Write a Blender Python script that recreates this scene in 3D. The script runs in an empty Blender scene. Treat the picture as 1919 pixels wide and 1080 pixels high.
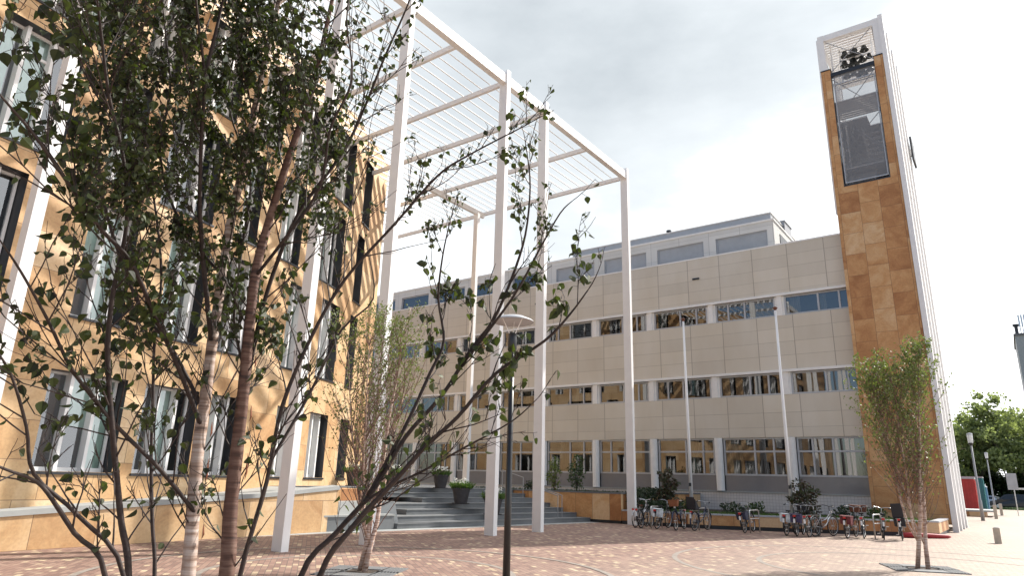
import bpy, math, random
import mathutils
from mathutils import Vector, Matrix
random.seed(7)
R = math.radians
S = bpy.context.scene
COL = S.collection
# ------------------------------------------------------------------ camera
YAW, PITCH, ROLL = R(-36.514), R(16.111), R(1.544)
FW = Vector((math.sin(YAW)*math.cos(PITCH), math.cos(YAW)*math.cos(PITCH), math.sin(PITCH)))
r0 = Vector((math.cos(YAW), -math.sin(YAW), 0)); u0 = r0.cross(FW)
RT = r0*math.cos(ROLL) + u0*math.sin(ROLL)
UP = -r0*math.sin(ROLL) + u0*math.cos(ROLL)
CAM = Vector((0, 0, 1.6)); FPX = 1257.1
cd = bpy.data.cameras.new('camera'); cam = bpy.data.objects.new('camera', cd); COL.objects.link(cam)
cd.sensor_width = 36; cd.lens = FPX*36/1919; cd.clip_start = 0.1; cd.clip_end = 3000
cam.matrix_world = Matrix(((RT.x, UP.x, -FW.x, CAM.x), (RT.y, UP.y, -FW.y, CAM.y), (RT.z, UP.z, -FW.z, CAM.z), (0, 0, 0, 1)))
S.camera = cam
def at(px, py, d):          # a point at distance d along the ray through a photo pixel
    v = (FW*FPX + RT*(px-960) - UP*(py-540)).normalized()
    return CAM + v*d
# ------------------------------------------------------------------ light
SUN_DIR = Vector((0.39, 1.0, 0.933)).normalized()      # towards the sun
W = bpy.data.worlds.new("World"); S.world = W; W.use_nodes = True
nt = W.node_tree; N = nt.nodes; L = nt.links; N.clear()
out = N.new('ShaderNodeOutputWorld'); bg = N.new('ShaderNodeBackground'); bg.inputs[1].default_value = 0.1
sky = N.new('ShaderNodeTexSky'); sky.sky_type = 'NISHITA'; sky.sun_disc = False
sky.sun_elevation = math.asin(SUN_DIR.z); sky.sun_rotation = math.atan2(SUN_DIR.x, SUN_DIR.y)
tc = N.new('ShaderNodeTexCoord')
def vnoise(scale, detail, rough, off):
    m = N.new('ShaderNodeMapping'); m.inputs['Scale'].default_value = (1, 1, 2.2); m.inputs['Location'].default_value = off
    L.new(tc.outputs['Generated'], m.inputs[0])
    n = N.new('ShaderNodeTexNoise'); n.inputs['Scale'].default_value = scale; n.inputs['Detail'].default_value = detail
    n.inputs['Roughness'].default_value = rough; L.new(m.outputs[0], n.inputs[0]); return n
def math_(op, a, b=None, clamp=False):
    m = N.new('ShaderNodeMath'); m.operation = op; m.use_clamp = clamp
    for i, v in enumerate((a, b)):
        if v is None: continue
        if isinstance(v, (int, float)): m.inputs[i].default_value = v
        else: L.new(v, m.inputs[i])
    return m.outputs[0]
def ddot(vec):
    d = N.new('ShaderNodeVectorMath'); d.operation = 'DOT_PRODUCT'; d.inputs[1].default_value = vec
    L.new(tc.outputs['Generated'], d.inputs[0]); return d.outputs['Value']
def ramp(fac, pts):
    c = N.new('ShaderNodeValToRGB'); L.new(fac, c.inputs[0])
    while len(c.color_ramp.elements) < len(pts): c.color_ramp.elements.new(0.5)
    for e, (p, col) in zip(c.color_ramp.elements, pts):
        e.position = p; e.color = (*col, 1)
    return c.outputs[0]
n1 = vnoise(2.2, 8, .55, (0.3, 0.1, 0.7)); n2 = vnoise(5, 9, .6, (2.3, 1.1, 0.2))
gdir = (at(1120, 60, 1)-CAM).normalized()
grey = math_('SUBTRACT', ddot(gdir), 0.85)
grey = math_('MULTIPLY', grey, 6.5)
grey = math_('ADD', grey, math_('MULTIPLY', math_('SUBTRACT', n1.outputs['Fac'], 0.5), 1.5))
grey = math_('ADD', grey, math_('MULTIPLY', math_('SUBTRACT', n2.outputs['Fac'], 0.5), 0.5))
grey = math_('MULTIPLY', grey, .68)
cloud = ramp(grey, [(0.0, (11.5, 11.6, 11.8)), (0.22, (8.2, 8.5, 8.8)), (0.45, (5.4, 5.75, 6.0)), (1.0, (3.0, 3.35, 3.65))])
cloud_n = cloud.node
# cloud cover: everywhere ahead, broken behind the camera
cov = math_('ADD', math_('MULTIPLY', ddot((0.0, 1.0, 0.0)), 1.6), 0.62)
cov = math_('ADD', cov, math_('MULTIPLY', math_('SUBTRACT', n1.outputs['Fac'], 0.5), 2.0), True)
mix = N.new('ShaderNodeMixRGB'); L.new(cov, mix.inputs[0]); L.new(sky.outputs[0], mix.inputs[1]); L.new(cloud, mix.inputs[2])
L.new(mix.outputs[0], bg.inputs[0]); L.new(bg.outputs[0], out.inputs[0])
sl = bpy.data.lights.new('sun', 'SUN'); sl.energy = 4.3; sl.angle = R(0.55); sl.color = (1.0, 0.95, 0.87)
so = bpy.data.objects.new('sun', sl); COL.objects.link(so); so.location = (20, 40, 60)
so.rotation_euler = SUN_DIR.to_track_quat('Z', 'Y').to_euler()
S.view_settings.view_transform = 'Standard'; S.view_settings.look = 'None'; S.view_settings.gamma = 1
S.view_settings.exposure = 0.8
S.cycles.max_bounces = 8; S.cycles.transparent_max_bounces = 16
# ------------------------------------------------------------------ materials
MT = {}
class NM:
    def __init__(s, name):
        s.m = bpy.data.materials.new(name); s.m.use_nodes = True; s.t = s.m.node_tree; s.b = s.t.nodes['Principled BSDF']; MT[name] = s.m
    def n(s, typ, **k):
        x = s.t.nodes.new(typ)
        for a, v in k.items(): setattr(x, a, v)
        return x
    def l(s, a, b): s.t.links.new(a, b)
    def noise(s, scale, detail=6, src='Object', rough=.55, stretch=None):
        x = s.n('ShaderNodeTexNoise'); x.inputs['Scale'].default_value = scale; x.inputs['Detail'].default_value = detail; x.inputs['Roughness'].default_value = rough
        c = s.n('ShaderNodeTexCoord'); o = c.outputs[src]
        if stretch:
            m = s.n('ShaderNodeMapping'); m.inputs['Scale'].default_value = stretch; s.l(o, m.inputs[0]); o = m.outputs[0]
        s.l(o, x.inputs[0]); return x.outputs['Fac']
    def ramp(s, f, pts):
        c = s.n('ShaderNodeValToRGB'); s.l(f, c.inputs[0])
        while len(c.color_ramp.elements) < len(pts): c.color_ramp.elements.new(.5)
        for e, (p, col) in zip(c.color_ramp.elements, pts): e.position = p; e.color = (*col, 1)
        return c.outputs[0]
    def mix(s, f, a, b, mode='MIX'):
        x = s.n('ShaderNodeMixRGB', blend_type=mode)
        for i, v in enumerate((f, a, b)):
            if isinstance(v, (int, float)): x.inputs[i].default_value = v
            elif isinstance(v, tuple): x.inputs[i].default_value = (*v, 1)
            else: s.l(v, x.inputs[i])
        return x.outputs[0]
    def bump(s, h, dist=.01, st=.5):
        x = s.n('ShaderNodeBump'); x.inputs['Distance'].default_value = dist; x.inputs['Strength'].default_value = st
        s.l(h, x.inputs['Height']); s.l(x.outputs[0], s.b.inputs['Normal'])
def simple(name, col, rough=.5, metal=0, var=.12, scale=3, bump=0):
    q = NM(name); q.b.inputs['Roughness'].default_value = rough; q.b.inputs['Metallic'].default_value = metal
    f = q.noise(scale)
    c = q.ramp(f, [(.3, tuple(v*(1-var) for v in col)), (.7, tuple(min(1, v*(1+var)) for v in col))])
    q.l(c, q.b.inputs['Base Color'])
    if bump: q.bump(q.noise(scale*14), bump)
    return q.m
simple('white_metal', (.78, .77, .76), .38, 0, .03)
simple('shade_white', (.80, .78, .75), .6, 0, .05)
simple('grey_metal', (.30, .30, .31), .4, .3, .06)
simple('light_grey_metal', (.42, .43, .45), .45, .2, .06)
simple('dark_metal', (.035, .037, .042), .4, .3, .1)
simple('black_paint', (.012, .012, .013), .3, 0, .1)
simple('rubber', (.018, .018, .018), .8)
simple('steel', (.55, .55, .55), .32, .9, .05)
simple('bluestone', (.15, .158, .163), .7, 0, .22, 1.2, .003)
simple('ring_paver', (.25, .215, .185), .75, 0, .2, 5)
simple('grate_metal', (.17, .175, .18), .6, .2, .1, 5)
simple('slab', (.33, .34, .33), .75, 0, .15, .8, .003)
simple('pot', (.045, .042, .045), .75, 0, .25, 6, .004)
simple('soil', (.05, .035, .025), .95, 0, .5, 9, .02)
simple('black_bell', (.02, .022, .02), .4, .5)
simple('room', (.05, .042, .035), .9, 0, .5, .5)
simple('red_panel', (.42, .035, .03), .5, 0, .1, 2)
simple('teal_panel', (.02, .17, .18), .5, 0, .1, 2)
simple('blue_panel', (.12, .24, .38), .5, 0, .1, 2)
simple('red_fabric', (.33, .02, .025), .6)
simple('saddle_brown', (.12, .04, .02), .6); simple('wicker', (.26, .10, .045), .8, 0, .4, 60, .01)
simple('bag_white', (.62, .68, .72), .7, 0, .3, 9); simple('bag_purple', (.07, .06, .13), .7); simple('bag_maroon', (.14, .03, .035), .7)
simple('bag_black', (.02, .02, .025), .7); simple('bag_navy', (.025, .03, .06), .6)
simple('reflector', (.5, .02, .02), .3); simple('bike_green', (.03, .05, .04), .35, .2); simple('bike_silver', (.45, .46, .48), .3, .7); simple('bike_black', (.015, .015, .017), .3)
simple('bike_navy', (.02, .03, .07), .3); simple('car_paint', (.05, .053, .058), .3, .3, .02); simple('car_silver', (.5, .51, .53), .25, .6, .02); simple('car_red', (.3, .03, .03), .3)
simple('lamp_glass', (.7, .72, .72), .2); simple('concrete_far', (.35, .37, .38), .8, 0, .08, .1); simple('white_plastic', (.75, .78, .8), .4)
simple('bollard_stone', (.52, .45, .36), .7, 0, .15, 8, .003); simple('flower_white', (.85, .85, .8), .7); simple('wood_soil', (.09, .06, .04), .9)
simple('curtain', (.5, .47, .38), .9, 0, .1); simple('paper', (.75, .75, .7), .8)
simple('roofing', (.16, .16, .165), .8, 0, .2, .3); simple('louver', (.52, .54, .56), .5, .1, .05)
# glass
def glass(name, tint, rf, wob=0.0012):
    q = NM(name); q.t.nodes.remove(q.b); o = q.t.nodes['Material Output']
    tr = q.n('ShaderNodeBsdfTransparent'); tr.inputs[0].default_value = (*tint, 1)
    gl = q.n('ShaderNodeBsdfGlossy'); gl.inputs['Roughness'].default_value = 0.006; gl.inputs[0].default_value = (.95, .97, 1, 1)
    fr = q.n('ShaderNodeFresnel'); fr.inputs[0].default_value = 1.55
    ad = q.n('ShaderNodeMath', operation='ADD', use_clamp=True); ad.inputs[1].default_value = rf; q.l(fr.outputs[0], ad.inputs[0])
    bp = q.n('ShaderNodeBump'); bp.inputs['Distance'].default_value = wob*10; bp.inputs['Strength'].default_value = .25
    q.l(q.noise(.55, 2, stretch=(1.6, 1.6, .5)), bp.inputs['Height']); q.l(bp.outputs[0], gl.inputs['Normal'])
    mx = q.n('ShaderNodeMixShader'); q.l(ad.outputs[0], mx.inputs[0]); q.l(tr.outputs[0], mx.inputs[1]); q.l(gl.outputs[0], mx.inputs[2]); q.l(mx.outputs[0], o.inputs[0])
glass('office_glass', (.42, .43, .42), .08, .0006); glass('pale_glass', (.78, .86, .84), .14); glass('car_glass', (.15, .17, .18), .12)
# travertine, uv in metres
def travertine(name, w, h, cols, joint, swap=False, offset=.5, msize=.006, tonal=.5):
    q = NM(name); tc = q.n('ShaderNodeTexCoord'); uv = tc.outputs['UV']
    if swap:
        sp = q.n('ShaderNodeSeparateXYZ'); cb = q.n('ShaderNodeCombineXYZ'); q.l(uv, sp.inputs[0]); q.l(sp.outputs[1], cb.inputs[0]); q.l(sp.outputs[0], cb.inputs[1]); uv = cb.outputs[0]
    b = q.n('ShaderNodeTexBrick'); b.offset = offset; q.l(uv, b.inputs[0]); b.inputs['Scale'].default_value = 1
    b.inputs['Brick Width'].default_value = w; b.inputs['Row Height'].default_value = h; b.inputs['Mortar Size'].default_value = msize
    b.inputs['Color1'].default_value = (0, 0, 0, 1); b.inputs['Color2'].default_value = (1, 1, 1, 1); b.inputs['Mortar'].default_value = (.5, .5, .5, 1); b.inputs['Bias'].default_value = 0
    bw = q.n('ShaderNodeRGBToBW'); q.l(b.outputs['Color'], bw.inputs[0])
    # shift the veining per panel
    ad = q.n('ShaderNodeVectorMath', operation='MULTIPLY_ADD'); cb2 = q.n('ShaderNodeCombineXYZ')
    for i in range(3): q.l(bw.outputs[0], cb2.inputs[i])
    q.l(cb2.outputs[0], ad.inputs[0]); ad.inputs[1].default_value = (7, 11, 5); q.l(tc.outputs['Object'], ad.inputs[2])
    n1 = q.n('ShaderNodeTexNoise'); n1.inputs['Scale'].default_value = 1.1; n1.inputs['Detail'].default_value = 10; n1.inputs['Roughness'].default_value = .68; n1.inputs['Distortion'].default_value = .9; q.l(ad.outputs[0], n1.inputs[0])
    n2 = q.n('ShaderNodeTexNoise'); n2.inputs['Scale'].default_value = 16; n2.inputs['Detail'].default_value = 4; q.l(ad.outputs[0], n2.inputs[0])
    f = q.n('ShaderNodeMath', operation='MULTIPLY_ADD'); q.l(bw.outputs[0], f.inputs[0]); f.inputs[1].default_value = tonal; 
    f2 = q.n('ShaderNodeMath', operation='SUBTRACT'); q.l(n1.outputs[0], f2.inputs[0]); f2.inputs[1].default_value = tonal*.5; q.l(f2.outputs[0], f.inputs[2])
    c = q.ramp(f.outputs[0], [(.22, cols[0]), (.42, cols[1]), (.58, cols[2]), (.8, cols[3])])
    c = q.mix(.25, c, q.ramp(n2.outputs[0], [(.35, (.35, .35, .35)), (.6, (.62, .62, .62))]), 'OVERLAY')
    c = q.mix(b.outputs['Fac'], c, joint); q.l(c, q.b.inputs['Base Color']); q.b.inputs['Roughness'].default_value = .62
    q.bump(n2.outputs[0], .004, .4)
TV = [(.34, .145, .05), (.46, .225, .085), (.55, .305, .13), (.64, .43, .24)]
TV_SUNLIT = [(.40, .225, .10), (.52, .325, .16), (.58, .39, .21), (.66, .48, .30)]  # same stone as the tower, lightened to look sunlit and overexposed
travertine('travertine_tower', 1.12, .92, TV, (.17, .08, .04), True, .37, .007, .38)
travertine('travertine_low', .85, 3.0, TV, (.14, .08, .04), False, 0, .006, .95)
travertine('travertine_sunlit', 1.3, .9, TV_SUNLIT, (.22, .13, .07), False, .4, .008, .42)
# facade panels
def panels(name, col, joint, ms=.010):
    q = NM(name); tc = q.n('ShaderNodeTexCoord'); b = q.n('ShaderNodeTexBrick'); b.offset = 0; q.l(tc.outputs['UV'], b.inputs[0]); b.inputs['Scale'].default_value = 1
    b.inputs['Brick Width'].default_value = 1; b.inputs['Row Height'].default_value = 1; b.inputs['Mortar Size'].default_value = ms; b.inputs['Mortar Smooth'].default_value = 0
    b.inputs['Color1'].default_value = (*[v*.95 for v in col], 1); b.inputs['Color2'].default_value = (*[min(1, v*1.05) for v in col], 1); b.inputs['Mortar'].default_value = (*joint, 1)
    n = q.noise(.9, 8, stretch=(1, 1, .35)); n2 = q.noise(40, 3)
    c = q.mix(.5, b.outputs['Color'], q.ramp(n, [(.3, (.42, .415, .40)), (.7, (.56, .56, .56))]), 'OVERLAY')
    c = q.mix(.12, c, q.ramp(n2, [(.35, (.3, .3, .3)), (.65, (.7, .7, .7))]), 'OVERLAY')
    q.l(c, q.b.inputs['Base Color']); q.b.inputs['Roughness'].default_value = .7; q.bump(n2, .002, .3)
panels('beige_panel', (.62, .56, .47), (.36, .31, .255)); panels('white_panel', (.66, .65, .62), (.4, .39, .37), .006)
def tiles():
    q = NM('small_tiles'); tc = q.n('ShaderNodeTexCoord'); b = q.n('ShaderNodeTexBrick'); b.offset = 0; q.l(tc.outputs['UV'], b.inputs[0]); b.inputs['Scale'].default_value = 1
    b.inputs['Brick Width'].default_value = .15; b.inputs['Row Height'].default_value = .15; b.inputs['Mortar Size'].default_value = .006
    b.inputs['Color1'].default_value = (.60, .58, .56, 1); b.inputs['Color2'].default_value = (.55, .53, .52, 1); b.inputs['Mortar'].default_value = (.33, .31, .3, 1)
    q.l(b.outputs['Color'], q.b.inputs['Base Color']); q.b.inputs['Roughness'].default_value = .3
tiles()
# brick paving
def paving():
    q = NM('clay_paving'); tc = q.n('ShaderNodeTexCoord'); mp = q.n('ShaderNodeMapping'); mp.inputs['Rotation'].default_value = (0, 0, R(38)); q.l(tc.outputs['Object'], mp.inputs[0])
    nz = q.n('ShaderNodeTexNoise'); nz.inputs['Scale'].default_value = .25; q.l(mp.outputs[0], nz.inputs[0])
    b = q.n('ShaderNodeTexBrick'); b.offset = .5; q.l(mp.outputs[0], b.inputs[0]); b.inputs['Scale'].default_value = 1
    b.inputs['Brick Width'].default_value = .21; b.inputs['Row Height'].default_value = .105; b.inputs['Mortar Size'].default_value = .006
    b.inputs['Color1'].default_value = (0, 0, 0, 1); b.inputs['Color2'].default_value = (1, 1, 1, 1); b.inputs['Mortar'].default_value = (.3, .3, .3, 1)
    bw = q.n('ShaderNodeRGBToBW'); q.l(b.outputs[0], bw.inputs[0])
    c = q.ramp(bw.outputs[0], [(0, (.175, .105, .085)), (.3, (.225, .135, .105)), (.55, (.265, .165, .128)), (.88, (.29, .19, .145)), (.93, (.40, .30, .20)), (1, (.50, .40, .27))])
    c.node.color_ramp.interpolation = 'LINEAR'
    big = q.noise(.35, 8, rough=.65); c = q.mix(.75, c, q.ramp(big, [(.3, (.40, .39, .385)), (.7, (.60, .60, .60))]), 'OVERLAY')
    # paving turns paler towards the right side of the square
    sp = q.n('ShaderNodeSeparateXYZ'); q.l(tc.outputs['Object'], sp.inputs[0])
    mr = q.n('ShaderNodeMapRange'); mr.inputs[1].default_value = -8; mr.inputs[2].default_value = 0; q.l(sp.outputs[0], mr.inputs[0])
    c = q.mix(mr.outputs[0], c, q.mix(.72, c, (.44, .37, .30)))
    c = q.mix(b.outputs['Fac'], c, (.12, .09, .075)); q.l(c, q.b.inputs['Base Color']); q.b.inputs['Roughness'].default_value = .72; q.bump(b.outputs['Fac'], -.004, .4)
paving()
def screen():
    q = NM('wire_screen'); q.b.inputs['Base Color'].default_value = (.30, .29, .29, 1); q.b.inputs['Metallic'].default_value = .3; q.b.inputs['Roughness'].default_value = .5
    o = q.t.nodes['Material Output']; tr = q.n('ShaderNodeBsdfTransparent'); mx = q.n('ShaderNodeMixShader'); mx.inputs[0].default_value = .55
    q.l(tr.outputs[0], mx.inputs[1]); q.l(q.b.outputs[0], mx.inputs[2]); q.l(mx.outputs[0], o.inputs[0])
screen()
def leafmat(name, c1, c2, tr, rough=.45):
    q = NM(name); g = q.n('ShaderNodeNewGeometry'); o = q.t.nodes['Material Output']
    c = q.ramp(g.outputs['Random Per Island'], [(0, c1), (1, c2)]); q.l(c, q.b.inputs['Base Color']); q.b.inputs['Roughness'].default_value = rough
    t = q.n('ShaderNodeBsdfTranslucent'); mm = q.mix(1, c, (1.15, 1.2, .75) if name == 'hazed_leaf' else (1.3, 1.5, .6), 'MULTIPLY'); q.l(mm, t.inputs[0])
    mx = q.n('ShaderNodeMixShader'); mx.inputs[0].default_value = tr; q.l(q.b.outputs[0], mx.inputs[1]); q.l(t.outputs[0], mx.inputs[2]); q.l(mx.outputs[0], o.inputs[0])
leafmat('birch_leaf_near', (.016, .020, .006), (.065, .085, .020), .28, .6); leafmat('birch_leaf', (.08, .11, .03), (.19, .22, .085), .35, .5)
leafmat('shrub_leaf', (.02, .045, .012), (.06, .10, .03), .2); leafmat('dark_leaf', (.012, .025, .01), (.035, .06, .02), .15)
leafmat('red_leaf', (.06, .025, .02), (.05, .07, .03), .2); leafmat('hazed_leaf', (.13, .165, .065), (.30, .35, .16), .5, .7)  # far tree leaves paled and desaturated, haze put into their colour
leafmat('grass_blade', (.05, .10, .02), (.10, .16, .04), .3)
def bark(name, c1, c2, c3, fine=30):
    q = NM(name); f = q.noise(fine*.5, 5, stretch=(.35, .35, 3.5)); f2 = q.noise(3, 4)
    c = q.ramp(f, [(.36, c3), (.44, c2), (.6, c1)]); c = q.mix(q.ramp(f2, [(.45, (0, 0, 0)), (.62, (.7, .7, .7))]), c, c2)
    q.l(c, q.b.inputs['Base Color']); q.b.inputs['Roughness'].default_value = .7; q.bump(f, .004, .6)
bark('birch_bark', (.56, .47, .42), (.30, .20, .15), (.05, .03, .025)); bark('young_bark', (.036, .020, .015), (.022, .011, .009), (.012, .007, .006))
bark('pink_bark', (.60, .50, .44), (.42, .27, .20), (.12, .06, .04)); bark('grey_bark', (.10, .09, .07), (.06, .05, .04), (.03, .025, .02), 6)
simple('spandrel', (.20, .195, .20), .16, 0, .04)
# ------------------------------------------------------------------ builders
class MB:
    def __init__(s): s.v = []; s.f = []; s.uv = []
    def face(s, pts, uvs=None):
        i = len(s.v); s.v += [Vector(p) for p in pts]; s.f.append(tuple(range(i, i+len(pts))))
        if uvs is None:
            a = Vector(pts[0]); n = (Vector(pts[1])-a).cross(Vector(pts[2])-a)
            if abs(n.z) > max(abs(n.x), abs(n.y)): uvs = [(p[0], p[1]) for p in pts]
            elif abs(n.x) > abs(n.y): uvs = [(p[1], p[2]) for p in pts]
            else: uvs = [(p[0], p[2]) for p in pts]
        s.uv += list(uvs); return s
    def hexa(s, P):     # P: 4 bottom (ccw), 4 top
        for q in ((3, 2, 1, 0), (4, 5, 6, 7), (0, 1, 5, 4), (1, 2, 6, 5), (2, 3, 7, 6), (3, 0, 4, 7)): s.face([P[k] for k in q])
        return s
    def box(s, x0, x1, y0, y1, z0, z1, rz=0, c=None):
        P = [(x0, y0, z0), (x1, y0, z0), (x1, y1, z0), (x0, y1, z0), (x0, y0, z1), (x1, y0, z1), (x1, y1, z1), (x0, y1, z1)]
        if rz:
            cx, cy = c or ((x0+x1)/2, (y0+y1)/2); ca, sa = math.cos(rz), math.sin(rz)
            P = [(cx+(x-cx)*ca-(y-cy)*sa, cy+(x-cx)*sa+(y-cy)*ca, z) for x, y, z in P]
        return s.hexa(P)
    def bar(s, a, b, w, h, up=(0, 0, 1)):
        a = Vector(a); b = Vector(b); d = (b-a).normalized(); u = Vector(up); x = d.cross(u)
        if x.length < 1e-4: x = d.cross(Vector((1, 0, 0)))
        x.normalize(); y = x.cross(d).normalized()
        P = [a-x*w/2-y*h/2, a+x*w/2-y*h/2, b+x*w/2-y*h/2, b-x*w/2-y*h/2]; Q = [p+y*h for p in P]
        return s.hexa(P+Q)
    def tube(s, pts, rad, n=6, cap=True):
        pts = [Vector(p) for p in pts]
        if not isinstance(rad, (list, tuple)): rad = [rad]*len(pts)
        i0 = len(s.v); ref = None
        for k, p in enumerate(pts):
            d = (pts[min(k+1, len(pts)-1)]-pts[max(k-1, 0)]).normalized()
            if ref is None: ref = d.orthogonal().normalized()
            ref = (ref - d*ref.dot(d)); ref = ref.normalized() if ref.length > 1e-5 else d.orthogonal().normalized()
            b = d.cross(ref)
            for j in range(n):
                a = 2*math.pi*j/n; s.v.append(p+(ref*math.cos(a)+b*math.sin(a))*rad[k])
        for k in range(len(pts)-1):
            for j in range(n):
                a = i0+k*n+j; b_ = i0+k*n+(j+1) % n; s.f.append((a, b_, b_+n, a+n)); s.uv += [(j/n, k), ((j+1)/n, k), ((j+1)/n, k+1), (j/n, k+1)]
        if cap:
            s.f.append(tuple(i0+j for j in reversed(range(n)))); s.uv += [(0, 0)]*n
            s.f.append(tuple(i0+(len(pts)-1)*n+j for j in range(n))); s.uv += [(0, 0)]*n
        return s
    def lathe(s, prof, c=(0, 0, 0), n=16, axis=None):
        i0 = len(s.v); c = Vector(c)
        for r_, z in prof:
            for j in range(n):
                a = 2*math.pi*j/n; s.v.append(c+Vector((r_*math.cos(a), r_*math.sin(a), z)))
        for k in range(len(prof)-1):
            for j in range(n):
                a = i0+k*n+j; b = i0+k*n+(j+1) % n; s.f.append((a, b, b+n, a+n)); s.uv += [(0, 0)]*4
        return s
    def torus(s, c, R_, r_, axis='y', n=28, m=6):
        pts = []
        for k in range(n+1):
            a = 2*math.pi*k/n; pts.append(Vector(c)+Vector((math.cos(a)*R_, 0, math.sin(a)*R_)))
        return s.tube(pts, r_, m, False)
    def build(s, name, mat, parent=None, loc=None, smooth=False):
        me = bpy.data.meshes.new(name); off = Vector((0, 0, 0))
        if parent is not None:
            q = parent
            while q.parent: q = q.parent
            off = Vector(q.location)
        elif loc is not None: off = Vector(loc)
        me.from_pydata([tuple(v-off) for v in s.v], [], s.f)
        uvl = me.uv_layers.new(name='UVMap'); flat = [c for p in s.uv for c in p]
        if len(flat) == 2*len(me.loops): uvl.data.foreach_set('uv', flat)
        me.materials.append(MT[mat])
        if smooth: me.polygons.foreach_set('use_smooth', [True]*len(me.polygons))
        me.update(); o = bpy.data.objects.new(name, me); COL.objects.link(o)
        if parent is not None: o.parent = parent
        else: o.location = off
        return o
def tag(o, label, cat, group=None, kind=None):
    if label: o['label'] = label
    if cat: o['category'] = cat
    if group: o['group'] = group
    if kind: o['kind'] = kind
    return o
def thing(name, label, cat, loc=(0, 0, 0), group=None):
    o = bpy.data.objects.new(name, None); COL.objects.link(o); o.location = loc; o.empty_display_size = .3
    return tag(o, label, cat, group)
def struct(o): o['kind'] = 'structure'; return o
def dup(root, loc=None, rz=None, label=None):
    def cp(o, par):
        c = o.copy(); COL.objects.link(c); c.parent = par
        for ch in [x for x in KIDS.get(o.name, [])]: cp(ch, c)
        return c
    c = cp(root, None)
    if loc is not None: c.location = loc
    if rz is not None: c.rotation_euler = (0, 0, rz)
    if label: c['label'] = label
    return c
KIDS = {}
def index(root):
    for ch in root.children: KIDS.setdefault(root.name, []).append(ch); index(ch)
# ------------------------------------------------------------------ ground
g = MB(); g.face([(-1500, -1500, 0), (1500, -1500, 0), (1500, 1500, 0), (-1500, 1500, 0)]); struct(g.build('ground', 'clay_paving'))
g = MB(); g.face([(-30, 95.5, .004), (60, 95.5, .004), (60, 200, .004), (-30, 200, .004)]); 
simple('lawn_base', (.06, .10, .03), .9, 0, .3, 1); struct(g.build('lawn', 'lawn_base'))
def ring(c, r1, r2, a0, a1, z=.004, n=60):
    m = MB()
    for k in range(n):
        a = a0+(a1-a0)*k/n; b = a0+(a1-a0)*(k+1)/n
        m.face([(c[0]+r1*math.cos(a), c[1]+r1*math.sin(a), z), (c[0]+r2*math.cos(a), c[1]+r2*math.sin(a), z), (c[0]+r2*math.cos(b), c[1]+r2*math.sin(b), z), (c[0]+r1*math.cos(b), c[1]+r1*math.sin(b), z)])
    return m
BR = (-2.0, 18.0); B2 = (-9.6, 8.75)
for c, r_ in ((BR, 5.2), (BR, 3.3), (B2, 2.6), (B2, 4.4)):
    struct(ring(c, r_, r_+.12, 0, 2*math.pi, .004 if r_ != 4.4 else .008).build('paving_ring', 'ring_paver'))
# bluestone strip along steps
STX = lambda y: -15.4 - (27-y)*.125
m = MB(); ys = [-6, 0, 5, 9, 13, 17, 21, 24, 27.0]
for a, b in zip(ys, ys[1:]):
    m.face([(STX(a)-1.2, a, .004), (STX(a)+.55, a, .004), (STX(b)+.55, b, .004), (STX(b)-1.2, b, .004)])
struct(m.build('pavement', 'slab'))
# ------------------------------------------------------------------ left building
FP = [(-17.3, -14), (-17.45, -4), (-17.7, 0), (-17.95, 3.0), (-18.5, 6.0), (-18.97, 8.4), (-19.6, 10.9), (-20.2, 13.0), (-21.15, 15.7), (-22.2, 18.0), (-24.3, 21.7)]
def interp(y):
    if y <= FP[0][1]: return FP[0][0]
    for a, b in zip(FP, FP[1:]):
        if y <= b[1]: return a[0]+(b[0]-a[0])*(y-a[1])/(b[1]-a[1])
    return FP[-1][0]
XS = {}
def fx(y):   # smoothed curve
    return sum(interp(min(21.7, y+d)) for d in (-.8, -.4, 0, .4, .8))/5 if y < 20.9 else interp(min(21.7, y))
def arc(y):
    k = round(y, 3)
    if k not in XS:
        n = 60; t = 0; p = None
        for i in range(n+1):
            yy = -14+(y+14)*i/n; q = Vector((fx(yy), yy))
            if p is not None: t += (q-p).length
            p = q
        XS[k] = t
    return XS[k]
def nrm(y):
    d = Vector((fx(y+.1)-fx(y-.1), .2)).normalized(); return Vector((d.y, -d.x, 0))   # outward
tower_lb = thing('office_building', 'curved golden travertine office building with tall narrow windows, behind the white pergola', 'building', (-24, 8, 0))
ROWS = [(1.55, 3.95), (5.33, 8.45), (9.13, 12.25), (12.93, 16.08)]
OPN = [[(-11.5, -9.6), (-8.6, -7.0), (-5.8, -3.6), (-2.6, -.9), (.4, 2.2), (3.4, 5.2), (6.45, 8.45), (9.0, 10.8), (11.3, 12.4), (14.3, 15.45), (16.3, 17.65), (18.8, 19.7)],
       [(-11, -9.4), (-8, -6.4), (-5, -3.6), (-2, -.4), (1.2, 2.4), (3.3, 5.0), (6.6, 7.95), (9.0, 10.4), (11.15, 12.6), (14.2, 15.45), (16.3, 17.75), (18.8, 19.6)],
       [(-11, -9.4), (-7, -5.4), (-4, -2.4), (-1, .4), (1.6, 2.9), (3.7, 5.6), (6.7, 7.6), (8.4, 10.3), (11.4, 12.2), (13.3, 14.5), (15.35, 17.5), (18.8, 19.6)],
       [(-10, -8.4), (-7, -5.4), (-4, -2.4), (-1, .4), (1.4, 2.9), (4.0, 6.1), (7.2, 8.3), (9.2, 10.6), (11.7, 12.8), (13.6, 14.85), (16.3, 17.85), (19.0, 19.9)]]
wm = MB(); sm_ = MB()
D = .42
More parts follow.
